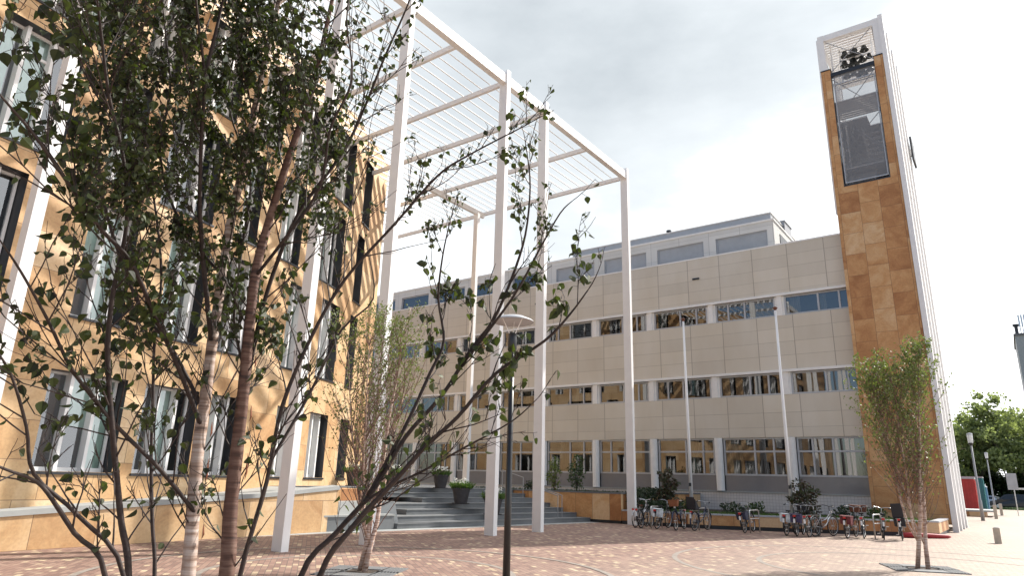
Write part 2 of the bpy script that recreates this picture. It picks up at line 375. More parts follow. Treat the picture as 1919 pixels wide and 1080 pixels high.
for ri, (za, zb) in enumerate(ROWS):
    z0 = 0 if ri == 0 else (ROWS[ri-1][1]+za)/2; z1 = 17.2 if ri == 3 else (zb+ROWS[ri+1][0])/2
    br = sorted(set([-14+.7*k for k in range(0, 51)] + [v for o in OPN[ri] for v in o] + [21.7])); br = [y for i, y in enumerate(br) if y <= 21.7 and (i == 0 or y-br[i-1] > .001)]
    for a, b in zip(br, br[1:]):
        mid = (a+b)/2; inside = any(o[0] < mid < o[1] for o in OPN[ri])
        for (u, v) in (((z0, za), (zb, z1)) if inside else ((z0, z1),)):
            wm.face([(fx(a), a, u), (fx(b), b, u), (fx(b), b, v), (fx(a), a, v)], [(arc(a), u), (arc(b), u), (arc(b), v), (arc(a), v)])
wall_l = wm.build('wall', 'travertine_sunlit', tower_lb)
e = MB()   # end wall facing the beige block, with openings, roof and rear
EW = [(-24.3, 21.7), (-45, 22.6)]
def ew(t): return Vector((EW[0][0]+(EW[1][0]-EW[0][0])*t/20.72, EW[0][1]+(EW[1][1]-EW[0][1])*t/20.72, 0))
EO = [(1.2, 2.2), (3.6, 6.0), (7.6, 8.4), (9.8, 12.2), (14, 15), (16.5, 18.5)]
for ri, (za, zb) in enumerate(ROWS):
    z0 = 0 if ri == 0 else (ROWS[ri-1][1]+za)/2; z1 = 17.2 if ri == 3 else (zb+ROWS[ri+1][0])/2
    sh = (0, .8, -.3, .5)[ri]; oo = [(a+sh, b+sh) for a, b in EO]
    br = sorted([0, 20.72]+[v for o in oo for v in o])
    for a, b in zip(br, br[1:]):
        ins = any(o[0] < (a+b)/2 < o[1] for o in oo); p, q = ew(a), ew(b)
        for (u, v) in (((z0, za), (zb, z1)) if ins else ((z0, z1),)):
            e.face([(p.x, p.y, u), (q.x, q.y, u), (q.x, q.y, v), (p.x, p.y, v)], [(a, u), (b, u), (b, v), (a, v)])
e.build('end_wall', 'travertine_sunlit', tower_lb)
for ri, (za, zb) in enumerate(ROWS):
    sh = (0, .8, -.3, .5)[ri]
    for a, b in EO:
        p, q = ew(a+sh), ew(b+sh); off = Vector((0, -.35, 0))
        m = MB(); m.face([p+off+Vector((0, 0, za)), q+off+Vector((0, 0, za)), q+off+Vector((0, 0, zb)), p+off+Vector((0, 0, zb))])
        w = MB(); md = p.lerp(q, .5)
        for s_ in (p, md, q): w.box(s_.x-.05, s_.x+.05, s_.y-.36, s_.y-.2, za, zb)
        for s_ in (p, q): w.box(s_.x-.02, s_.x+.02, s_.y-.19, s_.y-.005, za, zb)
        wf = w.build('window', 'white_metal', tower_lb); m.build('pane', 'pale_glass', wf)
rm = MB()
for a, b in zip([-14+.7*k for k in range(51)], [-14+.7*k for k in range(1, 52)]):
    a = min(a, 21.6); b = min(b, 21.69)
    if b > a: rm.face([(fx(a), a, 17.195), (fx(b), b, 17.195), (-45, b, 17.195), (-45, a, 17.195)])
rm.box(-45.3, -45, -14, 22.5, 0, 17.2); rm.box(-45, -17.3, -14.3, -14, 0, 17.2); rm.build('roof', 'roofing', tower_lb)
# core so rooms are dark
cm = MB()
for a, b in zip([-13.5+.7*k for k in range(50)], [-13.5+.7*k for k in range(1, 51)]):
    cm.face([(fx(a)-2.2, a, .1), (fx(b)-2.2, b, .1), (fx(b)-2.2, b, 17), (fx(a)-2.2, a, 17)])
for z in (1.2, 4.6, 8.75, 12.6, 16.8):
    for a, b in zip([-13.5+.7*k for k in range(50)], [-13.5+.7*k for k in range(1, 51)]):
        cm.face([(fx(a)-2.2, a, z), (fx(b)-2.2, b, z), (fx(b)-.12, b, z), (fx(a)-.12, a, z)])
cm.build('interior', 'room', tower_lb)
simple('blind', (.68, .80, .74), .8, 0, .06, 2)
rnd = random.Random(3)
for ri, (za, zb) in enumerate(ROWS):
    for (a, b) in OPN[ri]:
        n0 = nrm((a+b)/2); A = Vector((fx(a), a, 0)); B = Vector((fx(b), b, 0)); wd = (B-A).length
        if a < -6: continue
        P = lambda t, dpt, z: A.lerp(B, t) - n0*dpt + Vector((0, 0, z))
        rv = MB()  # dark metal reveals and sill
        for t, s_ in ((0, 1), (1, -1)):
            rv.face([P(t, .002, za), P(t, D, za), P(t, D, zb), P(t, .002, zb)])
        rv.face([P(0, .002, zb), P(1, .002, zb), P(1, D, zb), P(0, D, zb)])
        rv.face([P(0, .002, za), P(1, .002, za), P(1, D, za), P(0, D, za)])
        rv.hexa([P(-.02, -.05, za-.07), P(1.02, -.05, za-.07), P(1.02, .1, za-.07), P(-.02, .1, za-.07), P(-.02, -.05, za-.005), P(1.02, -.05, za-.005), P(1.02, .1, za-.005), P(-.02, .1, za-.005)])
        fr = MB()
        def vb(t, w_, d0, d1, lo, hi):
            h = w_/wd/2; fr.hexa([P(t-h, d0, lo), P(t+h, d0, lo), P(t+h, d1, lo), P(t-h, d1, lo), P(t-h, d0, hi), P(t+h, d0, hi), P(t+h, d1, hi), P(t-h, d1, hi)])
        e0, e1 = .05/wd, 1-.05/wd
        muls = [.34, .68] if wd > 1.55 else [.42, .80] if wd > 1.1 else [.4]
        dark_from = None
        for t in [e0]+muls: vb(t, .09, D-.22, D+.02, za, zb)
        vb(e1, .06, D-.05, D+.02, za, zb)
        def hb(t0, t1, z, h_, d0): fr.hexa([P(t0, d0, z-h_/2), P(t1, d0, z-h_/2), P(t1, D+.015, z-h_/2), P(t0, D+.015, z-h_/2), P(t0, d0, z+h_/2), P(t1, d0, z+h_/2), P(t1, D+.015, z+h_/2), P(t0, D+.015, z+h_/2)])
        hb(0, 1, za+.05, .1, D-.06); hb(0, 1, zb-.03, .06, D-.06)
        k = rnd.randrange(len(muls)); ts = [e0]+muls+[e1]
        if ri > 0: hb(ts[-3 if len(ts) > 3 else 0], ts[-2], zb-.62, .07, D-.05)
        wf = fr.build('window', 'white_metal', tower_lb)
        rv.build('reveal', 'dark_metal', wf)
        MB().face([P(0, D, za), P(1, D, za), P(1, D, zb), P(0, D, zb)]).build('pane', 'pale_glass', wf)
        bl = MB(); prs = []
        for i in range(len(ts)-1):
            if rnd.random() < .72:
                t0, t1 = ts[i], ts[i+1]; t1 = t0+(t1-t0)*rnd.choice((.55, 1, 1, .8)); lo = za+.02 if rnd.random() < .8 else zb-1.3
                nn = 6
                for j in range(nn):
                    x0 = t0+(t1-t0)*j/nn; x1 = t0+(t1-t0)*(j+1)/nn; d0 = D+.10+(.03 if j % 2 else 0); d1 = D+.10+(0 if j % 2 else .03)
                    bl.face([P(x0, d0, lo), P(x1, d1, lo), P(x1, d1, zb-.01), P(x0, d0, zb-.01)])
        if bl.f: bl.build('blind', 'blind', wf)
# roof edge trim
m = MB()
for k in range(51):
    a = min(-14+.7*k, 21.7); b = min(a+.7, 21.7)
    if b > a: m.hexa([(fx(a)+.03, a, 17.2), (fx(b)+.03, b, 17.2), (fx(b)-.4, b, 17.2), (fx(a)-.4, a, 17.2), (fx(a)+.03, a, 17.32), (fx(b)+.03, b, 17.32), (fx(b)-.4, b, 17.32), (fx(a)-.4, a, 17.32)])
m.build('roof_edge', 'travertine_sunlit', tower_lb)
# ramp parapet in front of the left building
RP = [(-15.9, -8), (-16.1, 0), (-16.3, 3), (-16.47, 5.4), (-16.72, 9.35), (-16.92, 11.9), (-17.1, 14.4)]; RZ = [.1, .25, .45, .66, .88, 1.02, 1.22]
ramp_t = thing('ramp_wall', 'low travertine wall with a sloping grey coping, running along the foot of the curved building', 'wall', (-16.7, 8, 0))
m = MB(); c = MB(); f_ = MB()
for i in range(len(RP)-1):
    (ax, ay), (bx, by) = RP[i], RP[i+1]; za, zb = RZ[i], RZ[i+1]
    m.face([(ax, ay, 0), (bx, by, 0), (bx, by, zb), (ax, ay, za)]); m.face([(ax-.3, ay, 0), (ax-.3, ay, za), (bx-.3, by, zb), (bx-.3, by, 0)])
    c.hexa([(ax+.04, ay, za), (ax-.36, ay, za), (bx-.36, by, zb), (bx+.04, by, zb), (ax+.04, ay, za+.11), (ax-.36, ay, za+.13), (bx-.36, by, zb+.13), (bx+.04, by, zb+.11)])
    f_.face([(ax-.36, ay, za+.02), (bx-.36, by, zb+.02), (fx(by)+.02, by, zb+.02), (fx(ay)+.02, ay, za+.02)])
m.face([(-17.1, 14.4, 0), (-17.4, 14.4, 0), (-17.4, 14.4, 1.22), (-17.1, 14.4, 1.22)])
m.build('wall_face', 'travertine_sunlit', ramp_t); c.build('coping', 'slab', ramp_t)
struct(f_.build('ramp', 'slab'))
# ------------------------------------------------------------------ steps and terrace
st = thing('stone_steps', 'wide grey bluestone steps rising to the upper terrace', 'steps', (-17, 21, 0))
H_ = 1.25; NS = 7; RI = H_/NS
lefts = [16.6, 14.2, 18.2, 15.5, 20.2, 17.0, 15.0]
for k in range(NS):
    m = MB(); y0 = lefts[k]; y1 = 27.0; z0 = RI*k; z1 = RI*(k+1); seg = 12
    for j in range(seg):
        a = y0+(y1-y0)*j/seg; b = y0+(y1-y0)*(j+1)/seg
        xa = STX(a)-.70*k; xb = STX(b)-.70*k
        m.face([(xa, a, z0-.002), (xb, b, z0-.002), (xb, b, z1-.03), (xa, a, z1-.03)])
        m.hexa([(xa+.02, a, z1-.03), (xb+.02, b, z1-.03), (xb-1.6, b, z1-.03), (xa-1.6, a, z1-.03), (xa+.02, a, z1), (xb+.02, b, z1), (xb-1.6, b, z1), (xa-1.6, a, z1)])
    xa = STX(y0)-.7*k; m.face([(xa, y0, z0-.002), (xa, y0, z1-.03), (xa-1.6, y0, z1-.03), (xa-1.6, y0, z0-.002)])
    m.build('step', 'bluestone', st)
struct(MB().face([(STX(14.4)-4.9, 14.4, H_-.001), (STX(27)-4.9, 27, H_-.001), (-20.3, 36.1, H_-.001), (-60, 36.1, H_-.001), (-60, 22, H_-.001), (-24, 21.7, H_-.001), (-20.6, 14.4, H_-.001)]).build('terrace', 'slab'))
bench = thing('stone_bench', 'long dark bluestone plinth bench beside the ramp wall, left of the steps', 'bench', (-16.5, 12, 0))
m = MB(); P0 = (STX(9.9)-.05, 9.9); P1 = (STX(16.5)-.05, 16.5)
m.hexa([(P0[0], P0[1], 0), (P1[0], P1[1], 0), (P1[0]-.5, P1[1], 0), (P0[0]-.1, P0[1], 0), (P0[0], P0[1], .42), (P1[0], P1[1], .42), (P1[0]-.5, P1[1], .42), (P0[0]-.1, P0[1], .42)])
m.build('base', 'bluestone', bench)
m = MB(); m.hexa([(P0[0]+.03, P0[1], .42), (P1[0]+.03, P1[1], .42), (P1[0]-1.1, P1[1], .42), (P0[0]-.2, P0[1], .42), (P0[0]+.03, P0[1], .47), (P1[0]+.03, P1[1], .47), (P1[0]-1.1, P1[1], .47), (P0[0]-.2, P0[1], .47)])
m.build('seat', 'slab', bench)
blk = thing('landing_block', 'tiered pale stone landing block between the bench and the pot plants', 'stone block', (-18, 15.5, 0))
m = MB(); m.hexa([(-17.2, 14.5, 0), (-17.0, 17.0, 0), (-20.4, 17.2, 0), (-20.0, 14.5, 0), (-17.2, 14.5, .85), (-17.3, 17.0, .85), (-20.4, 17.2, .85), (-20.0, 14.5, .85)]); m.build('lower_tier', 'slab', blk)
m = MB(); m.hexa([(-18.0, 14.6, .85), (-18.2, 16.6, .85), (-20.4, 17.1, .85), (-20.0, 14.6, .85), (-18.0, 14.6, 1.22), (-18.2, 16.6, 1.22), (-20.4, 17.1, 1.22), (-20.0, 14.6, 1.22)]); m.build('upper_tier', 'travertine_low', blk)
# planted wall: high part then low part
hw = thing('terrace_wall', 'rust orange travertine retaining wall beside the right end of the steps', 'wall', (-17, 27, 0))
m = MB(); m.box(-24, -13.9, 27.0, 27.35, .12, 1.2); m.box(-14.25, -13.9, 27.35, 36.1, .12, 1.2); m.build('wall_face', 'travertine_low', hw)
m = MB(); m.box(-24, -13.87, 26.97, 27.38, 1.2, 1.26); m.box(-14.28, -13.87, 27.38, 36.1, 1.2, 1.26); m.build('coping', 'bluestone', hw)
m = MB(); m.box(-15.6, -13.95, 27.05, 27.3, 0, .12); m.build('plinth', 'dark_metal', hw)
struct(MB().box(-24, -14.3, 27.4, 35.95, .9, 1.2).build('terrace_soil', 'soil'))
lp = [(-13.85, 26.95), (-10.1, 27.35), (-6.3, 29.15), (-2.75, 31.2), (-2.75, 35.4)]
pw = thing('planter_wall', 'long low travertine planter wall with a thin grey coping, behind the parked bicycles', 'planter', (-8, 28.5, 0))
m = MB(); c = MB(); p_ = MB(); so_ = MB()
for (ax, ay), (bx, by) in zip(lp, lp[1:]):
    d = Vector((bx-ax, by-ay, 0)).normalized(); n = Vector((-d.y, d.x, 0)); A = Vector((ax, ay, 0)); B = Vector((bx, by, 0)); A2 = A+n*.25; B2_ = B+n*.25
    def hx(M_, a, b, a2, b2, z0, z1): M_.hexa([(a.x, a.y, z0), (b.x, b.y, z0), (b2.x, b2.y, z0), (a2.x, a2.y, z0), (a.x, a.y, z1), (b.x, b.y, z1), (b2.x, b2.y, z1), (a2.x, a2.y, z1)])
    i0 = len(m.uv); hx(m, A, B, A2, B2_, .14, .52)
    hx(c, A-n*.02, B-n*.02, A2+n*.02, B2_+n*.02, .52, .575); hx(p_, A+n*.04, B+n*.04, A2, B2_, 0, .14)
m.build('wall_face', 'travertine_low', pw); c.build('coping', 'light_grey_metal', pw); p_.build('plinth', 'dark_metal', pw)
struct(MB().face([(-13.85, 27.2, .47), (-10.1, 27.6, .47), (-6.3, 29.4, .47), (-3.0, 31.4, .47), (-3.0, 36.1, .47), (-13.85, 36.1, .47)]).build('planter_soil', 'soil'))
# ------------------------------------------------------------------ beige building
FY = 36.2; X1 = -5.62; BAYS = 11; P = 3.725
bb = thing('beige_building', 'long three storey building of beige panels with ribbon windows, standing behind the flagpoles', 'building', (-25, 40, 0))
XL = X1+.2-P*BAYS
xs = [-5.34-P*k for k in range(BAYS+1)]     # pier centres: -5.34, -9.06 ...
bands = [(4.12, [4.12, 4.62, 5.36, 6.27]), (7.48+.07, [7.48, 8.30, 9.02, 9.74, 10.43]), (11.6, [11.57, 11.80, 12.42, 13.08, 13.75, 14.36])]
wm = MB()
for _, zs in bands:
    for i, (a, b) in enumerate(zip(zs, zs[1:])):
        wm.face([(xs[-1], FY, a), (xs[0]-.1, FY, a), (xs[0]-.1, FY, b), (xs[-1], FY, b)], [((xs[-1]+1.0)/1.8625+50, i), ((xs[0]-.1+1.0)/1.8625+50, i), ((xs[0]-.1+1.0)/1.8625+50, i+1), ((xs[-1]+1.0)/1.8625+50, i+1)])
for z in (4.12, 7.48, 11.57): wm.face([(xs[-1], FY, z), (xs[-1], FY+.35, z), (xs[0]-.1, FY+.35, z), (xs[0]-.1, FY, z)])
for z in (6.27, 10.43): wm.face([(xs[-1], FY, z), (xs[0]-.1, FY, z), (xs[0]-.1, FY+.35, z), (xs[-1], FY+.35, z)])
wm.build('facade_panels', 'beige_panel', bb)
m = MB(); m.box(xs[-1], xs[0]-.1, FY-.02, FY+.4, 14.36, 14.44)
m.build('parapet_trim', 'shade_white', bb)
for z in (7.42, 11.50):
    MB().box(xs[-1], xs[0]-.1, FY-.10, FY+.02, z, z+.13).build('lintel', 'shade_white', bb)
MB().box(xs[-1], xs[0]-.1, FY+.02, FY+.3, .3, 1.36).build('tiled_base', 'small_tiles', bb)
MB().box(xs[-1], xs[0]-.1, FY-.03, FY+.3, 1.36, 1.42).build('sill', 'slab', bb)
m = MB(); m.box(xs[-1]-.3, xs[0], FY+3.2, FY+3.4, 0, 14.3); 
for z in (1.3, 4.15, 7.6, 11.7): m.box(xs[-1]-.3, xs[0]-.2, FY+.4, FY+3.2, z, z+.12)
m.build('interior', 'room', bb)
m = MB(); m.box(xs[-1]-.3, xs[0]-.12, FY+.36, FY+18, 14.2, 14.3); m.box(xs[-1]-.3, xs[0]-.12, FY+17.7, FY+18, 0, 14.2); m.box(xs[0]-.35, xs[0]-.12, FY+.3, FY+17.7, 0, 14.2); m.build('roof', 'roofing', bb)
rnd = random.Random(11)
for k in range(BAYS):
    xr = xs[k]-.24; xl = xs[k+1]+.24
    if k == 0: xr = xs[0]-.12
    for lvl, (za, zb) in enumerate(((2.2, 4.12), (6.27, 7.42), (10.43, 11.50))):
        fr = MB(); y0 = FY+.10; y1 = FY+.20; t = .045
        w = xr-xl; ml = [xl+w*.50, xl+w*.80 if (k+lvl) % 3 else xl+w*.22]
        for x in [xl+t, xr-t]+ml: fr.box(x-t, x+t, y0-.01, y1, za, zb)
        for z in (za+t, zb-t): fr.box(xl, xr, y0, y1+.01, z-t, z+t)
        if lvl == 0: fr.box(xl, xr, y0-.02, y1+.02, 3.42-t, 3.42+t)
        wf = fr.build('window', 'light_grey_metal', bb)
        MB().face([(xl, y0+.05, za), (xr, y0+.05, za), (xr, y0+.05, zb), (xl, y0+.05, zb)]).build('pane', 'office_glass', wf)
        cu = MB()
        for j in range(rnd.choice((0, 1, 1, 2))):
            cx = xl+rnd.random()*(w-.7); cw = rnd.choice((.35, .5, .7)); nn = 8
            for i in range(nn):
                a = cx+cw*i/nn; b = cx+cw*(i+1)/nn; cu.face([(a, y1+.12+.05*(i % 2), za), (b, y1+.12+.05*((i+1) % 2), za), (b, y1+.12+.05*((i+1) % 2), zb), (a, y1+.12+.05*(i % 2), zb)])
        if cu.f: cu.build('curtain', 'curtain', wf)
        if lvl == 0:
            MB().box(xl, xr, y0+.03, y1-.03, 1.42, 2.2).build('spandrel', 'spandrel', bb)
    if k > 0:
        for lvl, (za, zb) in enumerate(((6.27, 7.42), (10.43, 11.50))):
            m = MB(); m.box(xs[k]-.24, xs[k]+.24, FY+.06, FY+.3, za, zb); m.box(xs[k]-.13, xs[k]+.13, FY-.03, FY+.06, za, zb); m.build('pier', 'shade_white', bb)
        m = MB(); m.lathe([(.21, 1.42), (.21, 4.12)], (xs[k], FY+.02, 0), 20); m.build('column', 'shade_white', bb, smooth=True)
# ------------------------------------------------------------------ penthouse
PY = FY+1.0
ph = thing('rooftop_storey', 'white set back top storey with grey shuttered windows on the roof of the beige building', 'building', (-26, PY, 14.3))
m = MB(); z0, zw0, zw1, z1 = 14.3, 14.75, 15.75, 16.32
PX = [-9.25-P*k for k in range(11)]
def pf(x0, x1, a, b): m.face([(x0, PY, a), (x1, PY, a), (x1, PY, b), (x0, PY, b)], [(x0/1.86, a), (x1/1.86, a), (x1/1.86, b), (x0/1.86, b)])
pf(PX[-1], PX[0], z0, zw0); pf(PX[-1], PX[0], zw1, z1)
for x in PX: pf(max(x-.38, PX[-1]), min(x+.38, PX[0]), zw0, zw1)
m.face([(PX[0], PY, z0), (PX[0], PY+9, z0), (PX[0], PY+9, z1), (PX[0], PY, z1)]); m.face([(PX[-1], PY, z1), (PX[0], PY, z1), (PX[0], PY+9, z1), (PX[-1], PY+9, z1)]); m.box(PX[-1], PX[0], PY+8.8, PY+9, z0, z1-.01)
m.build('wall', 'white_panel', ph)
m = MB(); m.box(PX[-1], PX[0]+.04, PY-.05, PY, z1-.06, z1+.05); m.box(PX[0], PX[0]+.05, PY, PY+9, z1-.06, z1+.05); m.build('eave_trim', 'shade_white', ph)
m = MB(); m.box(-22.8, PX[0]-.25, PY+.55, PY+8, z1, z1+.62); m.build('plant_screen', 'light_grey_metal', ph)
MB().box(-22.85, PX[0]-.2, PY+.5, PY+8.05, z1+.62, z1+.67).build('screen_cap', 'shade_white', ph)
for k in range(10):
    xr = PX[k]-.38; xl = PX[k+1]+.38
    fr = MB(); t = .04
    for x in (xl+t, xr-t): fr.box(x-t, x+t, PY+.08, PY+.2, zw0, zw1)
    for z in (zw0+t, zw1-t): fr.box(xl, xr, PY+.09, PY+.19, z-t, z+t)
    fr.box(xl-.02, xl, PY+.001, PY+.2, zw0, zw1); fr.box(xr, xr+.02, PY+.001, PY+.2, zw0, zw1); fr.box(xl, xr, PY+.001, PY+.2, zw1, zw1+.02)
    wf = fr.build('window', 'light_grey_metal', ph)
    if k < 4:
        sh = MB(); n = 14
        for i in range(n):
            a = zw0+(zw1-zw0)*i/n; b = zw0+(zw1-zw0)*(i+1)/n; sh.face([(xl, PY+.10, a), (xr, PY+.10, a), (xr, PY+.13, b), (xl, PY+.13, b)]); sh.face([(xl, PY+.13, b), (xr, PY+.13, b), (xr, PY+.10, b), (xl, PY+.10, b)])
        sh.build('roller_shutter', 'louver', wf)
    else: MB().face([(xl, PY+.14, zw0), (xr, PY+.14, zw0), (xr, PY+.14, zw1), (xl, PY+.14, zw1)]).build('pane', 'office_glass', wf)
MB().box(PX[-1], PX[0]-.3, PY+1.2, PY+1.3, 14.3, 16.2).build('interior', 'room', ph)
m = MB(); m.box(PX[0]+.001, PX[0]+.03, PY+1.2, PY+4, 15.2, 15.8); m.build('side_window', 'dark_metal', ph)
for x, yy, hh in ((-16.0, PY+1.2, -.25), (-12.3, PY+1.4, -.38)):
    tag(MB().lathe([(0, hh+.7), (.17, hh+.7), (.17, hh+.6), (.12, hh+.6), (.12, 0)], (x, yy, z1+.62), 10).build('vent_pipe', 'dark_metal', None, (x, yy, z1+.62)),
        'taller dark vent pipe on the rooftop screen, left of the other one' if hh > -.3 else 'shorter dark vent pipe on the rooftop screen, nearer its right end', 'vent pipe', 'vent pipes on the roof')
tag(MB().box(PX[0]-.9, PX[0]-.1, PY+3.0, PY+4.6, z1+.05, z1+.9).box(PX[0]-.95, PX[0]-.05, PY+2.95, PY+4.65, z1+.9, z1+.96).build('roof_unit', 'grey_metal', None, (PX[0]-.5, PY+3.8, z1)), 'dark grey plant box standing at the right end of the white top storey', 'roof unit')
for x, z in ((-13.3, 14.62), (-20.6, 14.65)):
    tag(MB().lathe([(0, .16), (.1, .13), (.15, .05), (.15, -.05), (.1, -.13), (0, -.16)], (x, PY-.12, z), 12).build('wall_lamp', 'bollard_stone', None, (x, PY-.12, z)), 'small round wall lamp on the white top storey, %s' % ('nearer the tower' if x > -15 else 'left of the corner post'), 'wall lamp', 'round lamps on the top storey')
for x in (-13.55, -24.6):
    tag(MB().box(x-.2, x+.2, FY-.06, FY-.004, 13.12, 13.22).build('facade_vent', 'black_paint', None, (x, FY, 13.1)), 'small black slot vent high on the beige facade, %s' % ('right of the corner post' if x > -15 else 'behind the middle posts'), 'vent', 'slot vents in the beige facade')
# ------------------------------------------------------------------ bell tower
bt = thing('bell_tower', 'tall travertine bell tower with white fins and an open white belfry', 'tower', (-4.2, 38.5, 0))
TY = 35.75; XA, XB = -5.68, -2.66; TB = 41.6
m = MB()
m.box(XA, XB, TY, TY+.3, .3, 16.75); m.box(XA, XA+.46, TY, TY+.3, 16.75, 23.72); m.box(XB-.42, XB, TY, TY+.3, 16.75, 23.72)
m.build('front_wall', 'travertine_tower', bt)
m = MB(); m.box(XB-.25, XB-.01, TY+.3, TB, .3, 23.3); m.build('side_wall', 'white_metal', bt)
MB().box(XA, XA+.2, TY+.3, TB, .3, 22.6).box(XA+.2, XB-.25, TB-.2, TB, .3, 22.6).build('rear_wall', 'light_grey_metal', bt)
m = MB(); m.box(XA-.02, XA+.5, TY-.03, TY+.34, 23.72, 23.78); m.box(XB-.46, XB+.02, TY-.03, TY+.34, 23.72, 23.78); m.build('shoulder_cap', 'dark_metal', bt)
for i, y in enumerate((35.62, 37.45, 39.3, 41.15)):
    MB().box(XB+.02, XB+.24, y, y+.4, 0, 26.05 if i == 0 else 26.0).build('fin', 'white_metal', bt)
for x in (XA-.12,): MB().box(x, x+.30, TY+.32, TY+.62, 15.5, 26.0).build('fin', 'white_metal', bt)
for y in (TB-.3,): MB().box(XA-.12, XA+.1, y, y+.25, 17.5, 26.0).build('fin', 'white_metal', bt)
m = MB(); m.box(XB-.28, XB+.02, TY+.02, TY+.3, 23.8, 26.0); m.box(XA-.0, XA+.30, TY+.02, TY+.3, 23.8, 26.0); m.box(XA+.30, XB-.28, TY+.05, TY+.28, 25.65, 26.0); m.box(XA+.1, XB, TB-.25, TB-.02, 25.7, 26.0); m.box(XA, XA+.2, TY+.3, TB-.3, 25.7, 26.0); m.box(XB-.2, XB, TY+.3, TB-.3, 25.7, 26.0)
m.build('belfry_frame', 'white_metal', bt)
rf = MB()
for k in range(22):
    y = TY+.35+k*.25; rf.box(XA+.2, XB-.2, y, y+.16, 25.85, 25.92)
rf.build('roof_slats', 'white_metal', bt)
# mesh screen and its frame
OX0, OX1 = XA+.46, XB-.42
m = MB(); 
for x in (OX0+.08, OX1-.12): m.box(x, x+.05, TY+.06, TY+.12, 16.95, 22.75)
for z in (16.93, 22.75): m.box(OX0+.08, OX1-.07, TY+.05, TY+.13, z, z+.06)
sf = m.build('screen_frame', 'light_grey_metal', bt)
MB().face([(OX0+.1, TY+.09, 16.96), (OX1-.08, TY+.09, 16.96), (OX1-.08, TY+.09, 23.3), (OX0+.1, TY+.09, 23.3)]).build('mesh', 'wire_screen', sf)
m = MB(); m.box(OX0, OX0+.03, TY+.001, TY+.3, 16.76, 23.4); m.box(OX1-.03, OX1, TY+.001, TY+.3, 16.76, 23.4); m.box(OX0, OX1, TY-.01, TY+.3, 16.75, 16.82); m.box(OX0, OX1, TY+.02, TY+.26, 23.3, 23.52)
m.build('opening_trim', 'dark_metal', bt)
m = MB()
m.box(XA+.2, XB-.25, TY+1.2, TB-.2, 18.2, 18.28)
for k in range(9): m.box(XA+.2, XB-.25, TY+.5+k*.24, TY+.66+k*.24, 21.9, 21.96)
m.box(XA+.2, XB-1.4, TY+2.9, TB-.2, 21.9, 21.98); m.box(XA+.2, XB-.25, TY+4.3, TB-.2, 21.99, 22.05)
for i in range(9): m.bar((XA+.6, TY+.7+i*.24, 16.9+i*.22), (XB-1.2, TY+.7+i*.24, 16.9+i*.22), .2, .04)
m.bar((XA+.6, TY+.6, 16.8), (XA+.6, TY+2.8, 18.8), .06, .22); m.bar((XB-1.2, TY+.6, 16.8), (XB-1.2, TY+2.8, 18.8), .06, .22)
for i in range(9): m.bar((XB-1.5, TY+3-i*.2, 18.3+i*.22), (XB-.4, TY+3-i*.2, 18.3+i*.22), .2, .04)
m.bar((XB-1.5, TY+3.1, 18.2), (XB-1.5, TY+1.2, 20.3), .06, .2); m.bar((XB-.4, TY+3.1, 18.2), (XB-.4, TY+1.2, 20.3), .06, .2)
for x in (XA+.5, XB-.5):
    for y in (TY+.8, TY+3): m.box(x-.04, x+.04, y-.04, y+.04, 16.8, 25.7)
m.build('inner_stair', 'white_metal', bt)
m = MB(); yb = TY+.16
for a, b in (((OX0-.1, yb, 25.6), (OX1+.1, yb, 23.6)), ((OX0-.0, yb, 23.6), (OX1+.0, yb, 25.6)), ((OX0, yb+.2, 23.3), (OX1, yb+.2, 20.8)), ((OX0, yb+.2, 20.8), (OX1, yb+.2, 23.3)), ((OX0, yb+.2, 20.8), (OX1, yb+.2, 18.6)), ((OX0, yb+.2, 18.6), (OX1, yb+.2, 20.8)), ((XA+.1, yb+.2, 23.6), (XA+.1, TB-.3, 25.6)), ((XA+.1, yb+.2, 25.6), (XA+.1, TB-.3, 23.6)), ((OX1, yb+2, 23.6), (OX1+.1, yb, 25.6))):
    m.tube([a, b], .022, 5)
m.build('bracing', 'grey_metal', bt)
m = MB()
for z in (25.45, 24.85, 24.1):
    m.box(OX0+.35, OX1-.1, TY+1.3, TY+1.38, z, z+.07)
for x in (OX0+.35, OX1-.15): m.box(x, x+.08, TY+1.3, TY+1.38, 23.5, 25.7)
m.build('bell_frame', 'white_metal', bt)
def bell(x, y, z, s, lab):
    pr = [(0, 0), (.10, -.01), (.16, -.06), (.19, -.2), (.22, -.32), (.30, -.42), (.33, -.47), (.30, -.47), (.26, -.40), (0, -.36)]
    t = thing('bell', lab, 'bell', (x, y, z), 'bells hanging in the belfry')
    MB().lathe([(a*s, b*s) for a, b in pr], (x, y, z), 18).build('bell_body', 'black_bell', t, smooth=True)
    MB().lathe([(0, 0), (.05*s, -.03*s), (.05*s, -.09*s), (0, -.12*s)], (x, y, z-.42*s), 8).build('clapper', 'steel', t)
for r_, (z, lst) in enumerate(((25.45, ((.62, .72), (1.08, 1.15), (1.6, .72))), (24.85, ((.55, .75), (1.0, .95), (1.45, .7), (1.8, .55))), (24.1, ((.6, .7), (.95, .6), (1.35, .95), (1.75, .6))))):
    rn = ('top', 'middle', 'bottom')[r_]
    for i, (dx, s) in enumerate(lst):
        pos = ('first', 'second', 'third', 'fourth')[i]
        lab = 'largest dark bell, in the middle of the top row of the open belfry' if (r_ == 0 and i == 1) else 'dark bronze bell, %s from the left in the %s row of the belfry' % (pos, rn)
        bell(OX0+dx+.02, TY+1.34, z, s, lab)
ct = thing('tower_fixture', 'dark flat box fixed edge-on to the outermost white fin of the bell tower', 'box', (-2.2, 41.4, 19))
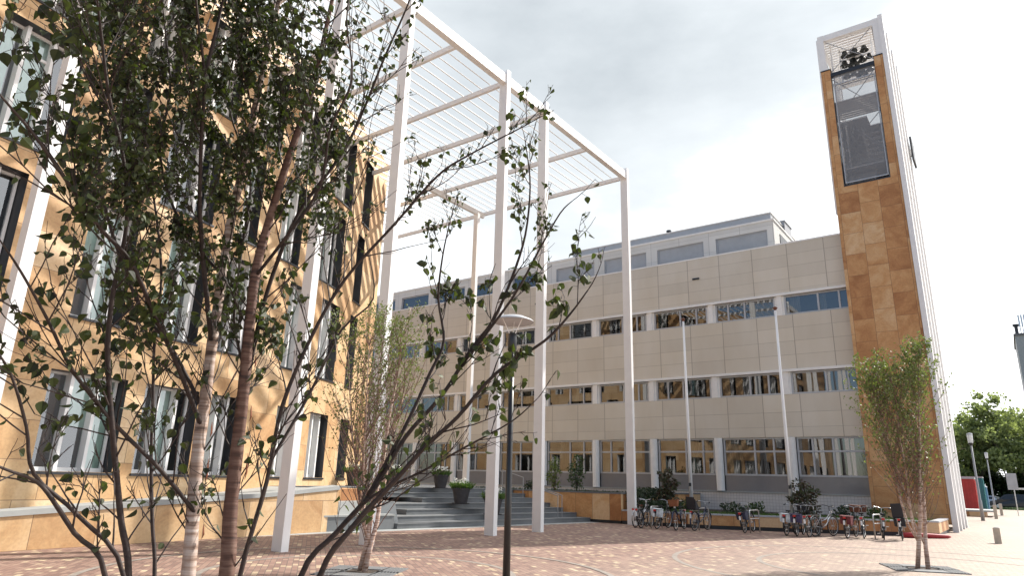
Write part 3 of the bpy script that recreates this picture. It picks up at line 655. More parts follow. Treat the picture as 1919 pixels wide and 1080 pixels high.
MB().box(XB+.32, XB+.42, 40.6, 42.0, 19.6, 21.0).build('panel', 'dark_metal', ct); MB().box(XB+.24, XB+.32, 41.2, 41.4, 20.1, 20.5).build('bracket', 'steel', ct)
# ------------------------------------------------------------------ pergola
pg = thing('pergola', 'tall white steel pergola with slatted roof and slender posts in front of the travertine building', 'pergola', (-13.3, 17, 0))
PXO = -13.47; PW, PD = .35, .19
posts = [-4.0, -1.4, 3.75, 9.6, 12.1, 17.1, 19.68, 26.7]
for y in posts: MB().box(PXO, PXO+PW, y, y+PD, 0, 16.22).build('post', 'white_metal', pg)
MB().box(-21.95, -21.68, 26.0, 26.2, 1.25, 15.55).build('post', 'white_metal', pg)
MB().box(PXO+.06, PXO+PW-.05, -14, 26.88, 15.68, 16.04).build('edge_beam', 'white_metal', pg)
MB().box(-21.93, -21.78, 22.2, 26.7, 15.5, 15.78).build('edge_beam', 'white_metal', pg)
for y in (-11, -7.5, -3.9, -1.3, 1.5, 3.85, 6.7, 9.7, 12.2, 14.5, 17.2, 19.78, 23.3, 26.78):
    xe = -30.0 if y > 21.7 else fx(y)+.01
    MB().box(xe, PXO+.06, y-.055, y+.055, 15.685, 15.87).build('cross_beam', 'white_metal', pg)
k = 0; x = PXO-.12
while x > -30:
    ya = -14
    if x < -17.7:
        yy = -14
        # facade x decreases with y: the slat starts where the wall has receded past it
        yy = -4
        while yy < 21.8 and (fx(yy) > x-.1): yy += .1
        ya = yy
    t = .03; a = Vector((x, ya, 15.87)); 
    m = MB(); P4 = [(x+.075, 15.875), (x+.10, 15.895), (x-.085, 16.09), (x-.11, 16.07)]
    m.hexa([(P4[0][0], ya, P4[0][1]), (P4[1][0], ya, P4[1][1]), (P4[1][0], 26.85, P4[1][1]), (P4[0][0], 26.85, P4[0][1]), (P4[3][0], ya, P4[3][1]), (P4[2][0], ya, P4[2][1]), (P4[2][0], 26.85, P4[2][1]), (P4[3][0], 26.85, P4[3][1])])
    m.build('slat', 'white_metal', pg); x -= .45; k += 1
# ------------------------------------------------------------------ flagpoles, lamps, bollards
for x, lab in ((-12.2, 'slim white flagpole rising from the planter, nearer the corner post of the pergola'), (-7.85, 'slim white flagpole rising from the planter, nearer the bell tower')):
    t = thing('flagpole', lab, 'flagpole', (x, 30.6, .47), 'flagpoles in the planter')
    MB().tube([(x, 30.6, .47), (x, 30.6, 4), (x, 30.6, 9.35)], [.085, .07, .045], 12).build('pole', 'white_metal', t, smooth=True)
    MB().lathe([(0, 9.52), (.06, 9.5), (.11, 9.44), (.06, 9.38), (.045, 9.33)], (x, 30.6, 0), 12).build('finial', 'saddle_brown', t)
    MB().box(x-.05, x+.05, 30.49, 30.53, 1.6, 1.75).build('cleat', 'dark_metal', t)
lx, ly = -6.55, 8.9
t = thing('street_lamp', 'black lamp post with a wide white dish top, standing in the middle foreground', 'street lamp', (lx, ly, 0))
MB().tube([(lx, ly, 0), (lx, ly, 1.2), (lx, ly, 4.0)], [.062, .052, .042], 16).build('pole', 'black_paint', t, smooth=True)
MB().lathe([(.0, 4.0), (.06, 4.0), (.075, 3.9), (.075, 3.72), (.045, 3.68)], (lx, ly, 0), 16).build('lamp_head', 'dark_metal', t, smooth=True)
MB().lathe([(.0, 4.29), (.20, 4.28), (.345, 4.21), (.35, 4.19), (.20, 4.24), (0, 4.25)], (lx, ly, 0), 40).build('dish', 'light_grey_metal', t, smooth=True)  # white dish greyed: its shaded underside put into the colour
m = MB()
for a in (0, 2.1, 4.2): m.tube([(lx+.05*math.cos(a), ly+.05*math.sin(a), 3.98), (lx+.2*math.cos(a), ly+.2*math.sin(a), 4.25)], .008, 5)
m.build('bracket', 'white_metal', t)
def street_lamp(x, y, h, lab):
    t = thing('street_lamp', lab, 'street lamp', (x, y, 0), 'grey street lamps on the right')
    MB().tube([(x, y, 0), (x, y, 1.2), (x, y, 1.25), (x, y, h-.7)], [.11, .10, .075, .055], 12).build('pole', 'grey_metal', t, smooth=True)
    MB().lathe([(.06, h-.7), (.12, h-.62), (.14, h-.55)], (x, y, 0), 14).build('collar', 'dark_metal', t)
    MB().lathe([(.13, h-.55), (.16, h-.1), (.13, h)], (x, y, 0), 14).build('lamp_glass', 'lamp_glass', t)
    MB().lathe([(.18, h-.02), (.14, h+.06), (0, h+.09)], (x, y, 0), 14).build('cap', 'light_grey_metal', t)
street_lamp(-2.26, 53.1, 5.3, 'nearer grey street lamp with a glass head, right of the red container')
street_lamp(-2.64, 91, 5.9, 'farther grey street lamp with a glass head, in front of the dark car')
def bollard(x, y, lab, h=.5, tilt=0):
    t = thing('bollard', lab, 'bollard', (x, y, 0), 'square stone bollards on the square')
    m = MB(); m.hexa([(x-.1, y-.1, 0), (x+.1, y-.1, 0), (x+.1, y+.1, 0), (x-.1, y+.1, 0), (x-.1+tilt, y-.1, h), (x+.1+tilt, y-.1, h), (x+.1+tilt, y+.1, h), (x-.1+tilt, y+.1, h)]); m.build('body', 'bollard_stone', t)
    m = MB(); m.hexa([(x-.085+tilt, y-.085, h), (x+.085+tilt, y-.085, h), (x+.085+tilt, y+.085, h), (x-.085+tilt, y+.085, h), (x-.07+tilt, y-.07, h+.02), (x+.07+tilt, y-.07, h+.02), (x+.07+tilt, y+.07, h+.02), (x-.07+tilt, y+.07, h+.02)]); m.build('top', 'slab', t)
bollard(-.92, 29.4, 'nearest stone bollard, alone on the sunlit paving right of the tower')
bollard(-1.72, 58.5, 'stone bollard by the corner of the low stone platform', .9); bollard(-1.62, 69, 'farthest stone bollard, just behind another one', .9)
# bicycle racks
def rack(x, y, rz, lab):
    t = thing('bicycle_rack', lab, 'bicycle rack', (x, y, 0), 'steel hoop racks for bicycles')
    ca, sa = math.cos(rz), math.sin(rz); Q = lambda u, z: (x+u*ca, y+u*sa, z)
    pts = [Q(-.38, 0), Q(-.38, .72)]+[Q(-.38+.08*(1-math.cos(a)), .72+.08*math.sin(a)) for a in (.4, .8, 1.2, 1.57)]+[Q(.38-.08*(1-math.cos(a)), .72+.08*math.sin(a)) for a in (1.57, 1.2, .8, .4)]+[Q(.38, .72), Q(.38, 0)]
    MB().tube(pts, .024, 8).build('hoop', 'steel', t, smooth=True); MB().tube([Q(-.38, .5), Q(.38, .5)], .018, 8).build('crossbar', 'steel', t)
for x, y, rz, lab in ((-11.8, 25.9, 1.42, 'steel hoop rack among the bicycles nearest the corner post'), (-10.05, 26.35, 1.42, 'steel hoop rack beside the bicycle with the dark child seat'), (-8.25, 26.75, 1.42, 'steel hoop rack beside the lone dark bicycle'), (-4.35, 28.1, 1.42, 'steel hoop rack among the bicycles nearest the tower')):
    rack(x, y, rz, lab)
# ------------------------------------------------------------------ bicycles
def bicycle(lab, x, y, rz, lean=.05, paint='bike_black', pannier=None, basket=None, seat=None, saddle='rubber', bars='bike_silver'):
    t = thing('bicycle', lab, 'bicycle', (0, 0, 0), 'bicycles parked along the planter'); WB, WR = 1.10, .345
    for cx in (0, WB):
        w = MB().torus((cx, 0, WR), WR-.02, .021).build('wheel', 'rubber', t, smooth=True)
        MB().torus((cx, 0, WR), WR-.045, .010, n=24, m=4).build('rim', 'steel', w)
        m = MB()
        for k in range(14):
            a = 2*math.pi*k/14; m.tube([(cx, .02*(-1)**k, WR), (cx+(WR-.05)*math.cos(a), 0, WR+(WR-.05)*math.sin(a))], .0022, 3, False)
        m.tube([(cx, -.05, WR), (cx, .05, WR)], .02, 8); m.build('spokes', 'steel', w)
    BBx, BBz = .44, .30; ST = (.32, 0, .78); HT = (.92, 0, .86); HB = (.96, 0, .66)
    m = MB(); m.tube([(BBx, 0, BBz), ST], .016, 7); m.tube([(BBx, 0, BBz), (.66, 0, .38), HB], .018, 7); m.tube([(.40, 0, .52), (.66, 0, .58), (.93, 0, .78)], .015, 7); m.tube([HT, HB], .02, 7)
    for s in (-.05, .05):
        m.tube([(BBx, s*.4, BBz), (0, s, WR)], .009, 6); m.tube([(.345, s*.4, .70), (0, s, WR)], .008, 6); m.tube([(HB[0], s, HB[2]), (1.01, s, .5), (WB, s, WR)], .010, 6)
    m.build('frame', paint, t, smooth=True)
    m = MB(); m.tube([HT, (.90, 0, 1.02)], .013, 6)
    for s in (-1, 1): m.tube([(.90, 0, 1.02), (.92, s*.11, 1.05), (.86, s*.22, 1.06), (.72, s*.26, 1.03)], .011, 6)
    hb = m.build('handlebar', bars, t, smooth=True)
    m = MB()
    for s in (-1, 1): m.tube([(.80, s*.245, 1.05), (.66, s*.27, 1.02)], .02, 6)
    m.build('grip', 'rubber', hb)
    m = MB(); P = [(.20, .085, .0), (.20, -.085, 0), (.34, -.05, 0), (.46, -.02, 0), (.46, .02, 0), (.34, .05, 0)]
    i0 = len(m.v); m.face([(a, b, .86) for a, b, _ in P]); m.face([(a, b*.8, .81) for a, b, _ in reversed(P)])
    for i in range(6):
        a, b = P[i], P[(i+1) % 6]; m.face([(a[0], a[1]*.8, .81), (b[0], b[1]*.8, .81), (b[0], b[1], .86), (a[0], a[1], .86)])
    m.tube([ST, (.315, 0, .82)], .013, 6); m.build('saddle', saddle, t)
    for cx, a0, a1 in ((0, R(20), R(195)), (WB, R(15), R(150))):
        n = 12; m = MB()
        for k in range(n):
            a = a0+(a1-a0)*k/n; b = a0+(a1-a0)*(k+1)/n; r_ = WR+.018
            m.face([(cx+r_*math.cos(a), -.028, WR+r_*math.sin(a)), (cx+r_*math.cos(a), .028, WR+r_*math.sin(a)), (cx+r_*math.cos(b), .028, WR+r_*math.sin(b)), (cx+r_*math.cos(b), -.028, WR+r_*math.sin(b))])
        m.build('mudguard', paint, t)
    m = MB()
    for s in (-.06, .06): m.tube([(.28, s, .72), (-.28, s, .73)], .007, 5); m.tube([(-.2, s, .73), (0, s, WR)], .006, 5)
    for q in (-.25, -.1, .05, .2): m.tube([(q, -.06, .73), (q, .06, .73)], .005, 4)
    m.build('luggage_rack', 'steel', t)
    m = MB(); m.box(-.33, -.30, -.045, .045, .66, .72); m.build('rear_light', 'reflector', t); MB().box(-.365, -.345, -.03, .03, .46, .60).build('rear_reflector', 'white_plastic', t)
    m = MB(); m.box(.98, 1.04, -.035, .035, .80, .87); m.build('headlight', 'steel', t)
    m = MB(); m.lathe([(.0, -.01), (.09, -.01), (.09, .01), (0, .01)], (0, 0, 0), 14); m.v = [Vector((BBx+v.x, v.z+.05, BBz+v.y)) for v in m.v]
    m.box(.0, BBx+.09, .045, .075, BBz-.06, BBz+.09); m.build('chainguard', 'bike_black', t)
    m = MB(); m.tube([(BBx, .09, BBz), (BBx+.1, .1, BBz-.13)], .01, 5); m.tube([(BBx, -.09, BBz), (BBx-.1, -.1, BBz+.13)], .01, 5); m.box(BBx+.06, BBx+.15, .1, .18, BBz-.145, BBz-.12); m.box(BBx-.15, BBx-.06, -.18, -.1, BBz+.12, BBz+.145); m.build('crank', 'steel', t)
    if pannier:
        for s in (-1, 1):
            m = MB(); y0, y1 = sorted((s*.075, s*.185)); m.hexa([(-.22, y0, .46), (.06, y0, .44), (.06, y1-.03*s if s > 0 else y1+.03, .46), (-.22, y1-.03*s if s > 0 else y1+.03, .48), (-.26, y0, .72), (.10, y0, .73), (.12, y1-.02*s if s > 0 else y1, .73), (-.26, y1-.02*s if s > 0 else y1+.02, .71)]); m.build('pannier', pannier, t)
        MB().box(-.27, .11, -.19, .19, .735, .755).build('pannier_flap', pannier, t)
    if basket:
        m = MB(); z0, z1 = .86, 1.10
        m.hexa([(.98, -.14, z0), (1.20, -.14, z0), (1.20, .14, z0), (.98, .14, z0), (.95, -.18, z1), (1.26, -.18, z1), (1.26, .18, z1), (.95, .18, z1)]); m.build('basket', basket, t)
    if seat:
        m = MB(); m.hexa([(-.25, -.15, .76), (.05, -.15, .76), (.05, .15, .76), (-.25, .15, .76), (-.27, -.16, .84), (.07, -.16, .84), (.07, .16, .84), (-.27, .16, .84)])
        m.hexa([(-.30, -.17, .78), (-.22, -.15, .80), (-.22, .15, .80), (-.30, .17, .78), (-.40, -.17, 1.22), (-.33, -.13, 1.22), (-.33, .13, 1.22), (-.40, .17, 1.22)])
        for s in (-1, 1):
            y0, y1 = sorted((s*.12, s*.17)); m.hexa([(-.24, y0, .80), (.02, y0, .80), (.02, y1, .80), (-.24, y1, .80), (-.33, y0, 1.15), (-.12, y0, 1.0), (-.12, y1, 1.0), (-.33, y1, 1.15)])
        m.build('child_seat', seat, t)
    t.location = (x, y, 0); t.rotation_euler = (lean, 0, rz); return t
B_ = bicycle
B_('bicycle with white raised handlebars, leftmost beside the corner post', -12.35, 25.15, 1.62, .08, 'bike_silver', bars='steel')
B_('dark bicycle with a dark red saddle, second from the corner post', -12.05, 25.05, 1.66, -.10, 'bike_black', saddle='saddle_brown')
B_('bicycle with pale white and blue pannier bags beside the leftmost hoop rack', -11.45, 25.15, 1.60, .08, 'bike_black', pannier='bag_white')
B_('dark bicycle with an orange brown wicker front basket, facing the square', -10.75, 26.1, -1.45, .06, 'bike_navy', basket='wicker')
B_('dark bicycle with a black child seat beside the second hoop rack', -10.12, 25.55, 1.50, .05, 'bike_navy', seat='bag_black')
B_('lone dark bicycle with a navy pannier bag beside the third hoop rack', -8.45, 26.2, 1.60, -.10, 'bike_black', pannier='bag_navy')
B_('bicycle with silver grey pannier bags, leftmost of the middle cluster', -7.0, 26.25, 1.55, .06, 'bike_black', pannier='bag_white')
B_('bicycle with purple pannier bags in the middle cluster', -6.66, 26.3, 1.62, .03, 'bike_black', pannier='bag_purple', basket='bag_black')
B_('green grey bicycle with a bare rear rack in the middle cluster, third from its left', -6.2, 26.15, 1.52, -.06, 'bike_green')
B_('bicycle standing side-on, rightmost of the middle cluster', -6.15, 26.75, 1.22, .05, 'bike_silver', bars='rubber')
B_('bicycle with maroon pannier bags and a dark basket, left of the last hoop rack', -5.15, 26.95, 1.50, .06, 'bike_black', pannier='bag_maroon', basket='saddle_brown')
B_('upright black bicycle with a brown basket, just left of the last hoop rack', -4.68, 27.25, 1.70, -.03, 'bike_black', basket='saddle_brown')
B_('black bicycle with silver handlebars and no bags, just right of the last hoop rack', -4.08, 27.35, 1.75, .05, 'bike_black')
B_('black bicycle with a black child seat, rightmost and behind the slender birch', -3.55, 27.6, 1.68, -.06, 'bike_black', seat='bag_black', pannier='bag_black')
# red rolled tarp
t = thing('red_bundle', 'long red rolled bundle lying on the paving beside the planter corner', 'bundle', (-3.0, 28.9, 0))
MB().tube([(-3.75, 29.35, .09), (-3.4, 29.6, .10), (-2.9, 30.0, .09), (-2.45, 30.35, .08), (-2.35, 30.42, .07)], [.09, .10, .085, .07, .02], 10).build('roll', 'red_fabric', t, smooth=True)
# ------------------------------------------------------------------ leaves, plants
def leaf(m, p, L_, d, nrm_, w=.34, bend=.15):
    d = d.normalized(); s = d.cross(nrm_)
    if s.length < 1e-3: s = d.orthogonal()
    s.normalize(); n = s.cross(d); q = p-n*bend*L_
    m.face([p, p+d*L_*.35+s*w*L_+n*.04*L_, p+d*L_-n*bend*L_, p+d*L_*.35-s*w*L_+n*.04*L_], [(0, 0), (1, 0), (1, 1), (0, 1)])
def rv(r): return Vector((r.gauss(0, 1), r.gauss(0, 1), r.gauss(0, 1))).normalized()
def near_leaf(m, p, L_, d, n0):
    # ovate, toothed birch leaf folded along the midrib
    d = d.normalized(); s = d.cross(n0)
    if s.length < 1e-3: s = d.orthogonal()
    s.normalize(); n = s.cross(d).normalized(); i0 = len(m.v)
    prof = [(0, 0), (.10, .22), (.24, .36), (.40, .39), (.52, .33), (.60, .30), (.74, .19), (.88, .08), (1, 0)]
    mid = lambda t: p+d*L_*t-n*L_*.22*t*t
    for sg in (1, -1):
        pts = [mid(t)+s*sg*w*L_+n*w*L_*.35 for t, w in prof]
        m.face([mid(0)]+pts[1:-1]+[mid(1)] if sg > 0 else [mid(1)]+pts[1:-1][::-1]+[mid(0)])
def bush(name, lab, cat, x, y, z, rx, rz, n, ls, mat='shrub_leaf', stems=6, group=None, r=None, taper=0):
    r = r or random.Random(int(abs(x*97+y*31)*10)); t = thing(name, lab, cat, (x, y, z), group)
    m = MB(); s = MB()
    for k in range(stems):
        a = r.random()*6.28; q = Vector((x+rx*.6*math.cos(a)*r.random(), y+rx*.6*math.sin(a)*r.random(), z+rz*(1.0+.7*r.random())))
        s.tube([(x+r.uniform(-.04, .04), y, z), q], [.014, .005], 4)
    for k in range(n):
        v = rv(r)*(r.random()**.35); h = v.z; f = 1-taper*(h*.5+.5)
        v = Vector((v.x*rx*f, v.y*rx*f, v.z*rz)); v += Vector((math.sin(v.z*9+x)*rx*.25, math.cos(v.z*7+y)*rx*.2, 0))
        leaf(m, Vector((x, y, z+rz*1.05))+v, ls*r.uniform(.7, 1.3), rv(r)+Vector((0, 0, -.2)), rv(r))
    s.build('stem', 'young_bark', t); m.build('foliage', mat, t); return t
bush('shrub', 'tall reddish shrub in the planter by the flagpole nearer the corner post', 'shrub', -12.75, 29.3, .47, .42, .95, 620, .15, 'red_leaf')
bush('shrub', 'round topped red green shrub in the planter beside the flagpole nearer the tower', 'shrub', -7.25, 30.3, .47, .55, .75, 760, .14, 'red_leaf')
bush('shrub', 'slender pale green shrub on the terrace soil, leftmost of the two upright ones', 'shrub', -18.2, 28.4, 1.2, .35, .80, 420, .11, 'birch_leaf')
bush('shrub', 'upright green shrub on the terrace soil, right of the slender pale one', 'shrub', -17.0, 28.5, 1.2, .42, .85, 560, .11, 'shrub_leaf')
bush('shrub', 'small round dark shrub on the terrace soil beside a white pergola post', 'shrub', -19.3, 28.1, 1.2, .32, .26, 260, .09, 'dark_leaf')
for i, (x, y, rx, rz, lab) in enumerate(((-11.9, 29.1, .5, .3, 'low dark green shrub behind the bicycle with white and blue panniers'), (-10.0, 29.5, .5, .28, 'low dark green shrub just right of the black child seat bicycle'), (-9.0, 29.6, .42, .3, 'low bright green shrub behind the lone dark bicycle'), (-6.0, 31.2, .4, .3, 'low dark shrub behind the side-on bicycle'), (-4.9, 31.3, .4, .28, 'low dark shrub behind the maroon pannier bicycle'))):
    bush('low_shrub', lab, 'shrub', x, y, .45, rx, rz, 340, .10, 'shrub_leaf' if i % 2 == 0 else 'dark_leaf', 4, 'low shrubs in the planter')
m = MB(); r = random.Random(5)
for k in range(3800):
    x = r.uniform(-13.8, -12.6); y = r.uniform(27.25, 30.6); z = .5+r.random()**.6*(1.0 if x < -13.2 else .45)
    leaf(m, Vector((x, y, z)), .10, rv(r)+Vector((0, -.3, -.6)), rv(r))
iv = m.build('ivy', 'dark_leaf', None, (-13.3, 28.5, .5)); tag(iv, 'dark ivy mass filling the corner between the high and the low travertine wall', 'ivy')
m = MB(); r = random.Random(9)
for k in range(5200):
    x = r.uniform(-13.5, -3.1); yl = 27.3+max(0, (x+10.1))*.50; y = r.uniform(yl, yl+2.2); h = r.uniform(.05, .22)
    leaf(m, Vector((x, y, .47)), h, Vector((r.gauss(0, .4), r.gauss(0, .4), 1)), rv(r), .10)
gr = m.build('ground_cover', 'grass_blade', None, (-8, 29, .47)); tag(gr, 'short green ground cover filling the long planter behind the bicycles', 'ground cover', None, 'stuff')
m = MB()
for k in range(1500):
    x = r.uniform(-23.5, -14.4); y = r.uniform(27.4, 29.5); h = r.uniform(.05, .16)
    leaf(m, Vector((x, y, 1.2)), h, Vector((r.gauss(0, .6), r.gauss(0, .6), 1)), rv(r), .2)
gr = m.build('ground_cover', 'dark_leaf', None, (-19, 28, 1.2)); tag(gr, 'sparse dark ground cover along the top of the high travertine wall', 'ground cover', None, 'stuff')
def pot(x, y, z, s, lab, flowers=True):
    t = thing('flower_pot', lab, 'flower pot', (x, y, z), 'dark pots on the steps'); r = random.Random(int(abs(x)*100))
    MB().lathe([(0, 0), (.25*s, 0), (.37*s, .56*s), (.40*s, .56*s), (.40*s, .64*s), (.36*s, .64*s), (.34*s, .56*s), (0, .55*s)], (x, y, z), 24).build('pot', 'pot', t, smooth=False)
    MB().lathe([(0, 0), (.36*s, 0), (.38*s, .03), (0, .03)], (x, y, z-.001), 24).build('saucer', 'pot', t)
    m = MB()
    for k in range(420):
        a = r.random()*6.28; q = r.random()**.5*.36*s; h = r.uniform(.12, .42)*s
        leaf(m, Vector((x+q*math.cos(a), y+q*math.sin(a), z+.56*s)), h, Vector((math.cos(a)*q*1.9+r.gauss(0, .25), math.sin(a)*q*1.9+r.gauss(0, .25), .8)), rv(r), .09, .3)
    m.build('foliage', 'grass_blade', t)
    f = MB()
    for k in range(34):
        a = r.random()*6.28; q = r.random()**.5*.38*s; c = Vector((x+q*math.cos(a), y+q*math.sin(a), z+.56*s+r.uniform(.26, .46)*s))
        for j in range(4): leaf(f, c, .06, rv(r), rv(r), .45)
    f.build('flower', 'flower_white', t)
ZS = lambda k: H_/NS*k
pot(-19.75, 22.0, H_+.0, .86, 'dark pot of white flowers at the head of the steps, left of the others')
pot(-17.75, 21.0, ZS(4), .94, 'dark pot of white flowers halfway up the steps, left of a white post')
pot(-16.62, 21.6, ZS(2)+.002, .96, 'dark pot of white flowers low on the steps, partly hidden by a white post')
pot(-21.2, 20.6, H_, .9, 'dark pot of white flowers on the terrace, seen through the small birch')
pot(-22.2, 19.4, H_, .9, 'dark pot of white flowers on the terrace nearest the travertine building')
# hand rails
def rail(x, y, z, lab):
    t = thing('handrail', lab, 'handrail', (x, y, z), 'steel handrails on the steps')
    pts = [(x, y, z), (x, y, z+.9), (x-1.25, y+.05, z+1.22), (x-1.25, y+.05, z+.32)]
    MB().tube([pts[1], pts[2]], .02, 8).build('rail', 'grey_metal', t)
    for a, b in ((pts[0], pts[1]), (pts[3], pts[2])): MB().tube([a, b], .018, 8).build('post', 'grey_metal', t)
rail(-15.75, 24.9, ZS(1)-.0, 'steel handrail low on the right side of the steps, the nearer of the pair')
rail(-16.05, 25.7, ZS(1), 'steel handrail low on the right side of the steps, the farther of the pair')
rail(-18.6, 26.4, ZS(5), 'steel handrail at the top right of the steps against the travertine wall')
# ------------------------------------------------------------------ tree grates
def grate(c, s, rz, lab):
    t = thing('tree_grate', lab, 'tree grate', (c[0], c[1], 0), 'grates round the birches'); ca, sa = math.cos(rz), math.sin(rz)
    T = lambda u, v, z: (c[0]+u*ca-v*sa, c[1]+u*sa+v*ca, z)
    m = MB(); i = .42*s
    def slab_(u0, u1, v0, v1): m.hexa([T(u0, v0, .0), T(u1, v0, .0), T(u1, v1, .0), T(u0, v1, .0), T(u0, v0, .02), T(u1, v0, .02), T(u1, v1, .02), T(u0, v1, .02)])
    n = 7
    for k in range(n):
        u = -s+(s-i)*k/n; slab_(u, u+(s-i)/n*.62, -s, s); slab_(-u-(s-i)/n*.62, -u, -s, s)
    slab_(-i-.04, i+.04, i, s); slab_(-i-.04, i+.04, -s, -i); slab_(-i-.06, -i, -i, i); slab_(i, i+.06, -i, i)
    slab_(-s, -i, -.06, .06); slab_(i, s, -.06, .06)
    m.build('plate', 'grate_metal', t)
    MB().face([T(-s, -s, .006), T(s, -s, .006), T(s, s, .006), T(-s, s, .006)]).build('pit', 'soil', t)
grate((BR[0], BR[1]), .70, .38, 'slotted grey grate round the birch in front of the tower')
grate((B2[0], B2[1]), .66, .5, 'slotted grey grate round the small birch left of the lamp post')
# ------------------------------------------------------------------ small birches
def small_birch(c, h, w, nst, lab, seed, leaves=26, base_h=1.0, ls=.05, tw=85, lean=0):
    r = random.Random(seed); t = thing('birch_tree', lab, 'tree', (c[0], c[1], 0))
    tr = MB(); tg = MB(); lf = MB(); MAIN = []
    for s in range(nst):
        a = 6.28*s/nst+r.uniform(-.4, .4); top = Vector((c[0]+math.cos(a)*w*.22, c[1]+math.sin(a)*w*.22, h*r.uniform(.80, .97) if s else h)); sb = s % 2; b = Vector((c[0]+(-.11, .09)[sb], c[1]+(.03, -.03)[sb], 0))
        P = []; n = 9
        for k in range(n+1):
            q = k/n; g_ = max(0, q-.10)/.9 if s > 1 else q; P.append(Vector((b.x+(top.x-b.x)*g_**.85+r.uniform(-.025, .025), b.y+(top.y-b.y)*g_**.85+r.uniform(-.025, .025), top.z*q)))
        if s > 1: P = P[1:]; P[0] = MAIN[sb][1].copy()
        if s < 2: MAIN.append(P)
        n = len(P)-1
        tr.tube(P, [(.046 if s < 2 else .022)*(1-.93*k/n)+.003 for k in range(n+1)], 8)
        for k in range(tw):
            q = r.uniform(base_h/h*.6, .97); i = min(n-1, int(q*n)); p = P[i].lerp(P[i+1], q*n-i); q = p.z/h
            aa = r.random()*6.28; up = r.uniform(1.0, 2.6); ln = r.uniform(.45, 1.0)*w*.62*(1.0 if q < .55 else 1-(q-.55)*1.7)
            d = Vector((math.cos(aa), math.sin(aa), up)).normalized(); Q = [p]; nn = 6; dd = d.copy()
            for j in range(nn):
                dd = (dd+Vector((r.gauss(0, .09), r.gauss(0, .09), .05))).normalized(); Q.append(Q[-1]+dd*ln/nn)
            tg.tube(Q, [.0075*(1-.85*j/nn)+.0012 for j in range(nn+1)], 4, False)
            for j in range(2, nn+1):
                hq = min(1, Q[j].z/h)
                for z in range(2):
                    d2 = (dd+rv(r)*.9).normalized(); e2 = Q[j]+d2*r.uniform(.08, .24); tg.tube([Q[j], e2], [.0026, .001], 3, False)
                    for y in range(int(leaves*hq**2.2/7+r.random()*.8)):
                        pp = Q[j].lerp(e2, r.random())+rv(r)*.035; leaf(lf, pp, ls*r.uniform(.7, 1.25), rv(r)+Vector((0, 0, -.6)), rv(r), .38)
    tr.build('trunk', 'pink_bark', t, smooth=True); tg.build('twigs', 'reddish_twig', t); lf.build('foliage', 'birch_leaf', t); return t
bark('reddish_twig', (.24, .16, .12), (.16, .09, .065), (.08, .045, .035))
small_birch(BR, 4.85, 2.6, 5, 'slender multi stemmed birch standing in a grate in front of the bell tower', 21, 42, 1.5, .056, 66)
small_birch(B2, 4.75, 3.0, 5, 'small sparse birch with pale trunks standing in a grate left of the black lamp post', 5, 44, .7, .044, 46)
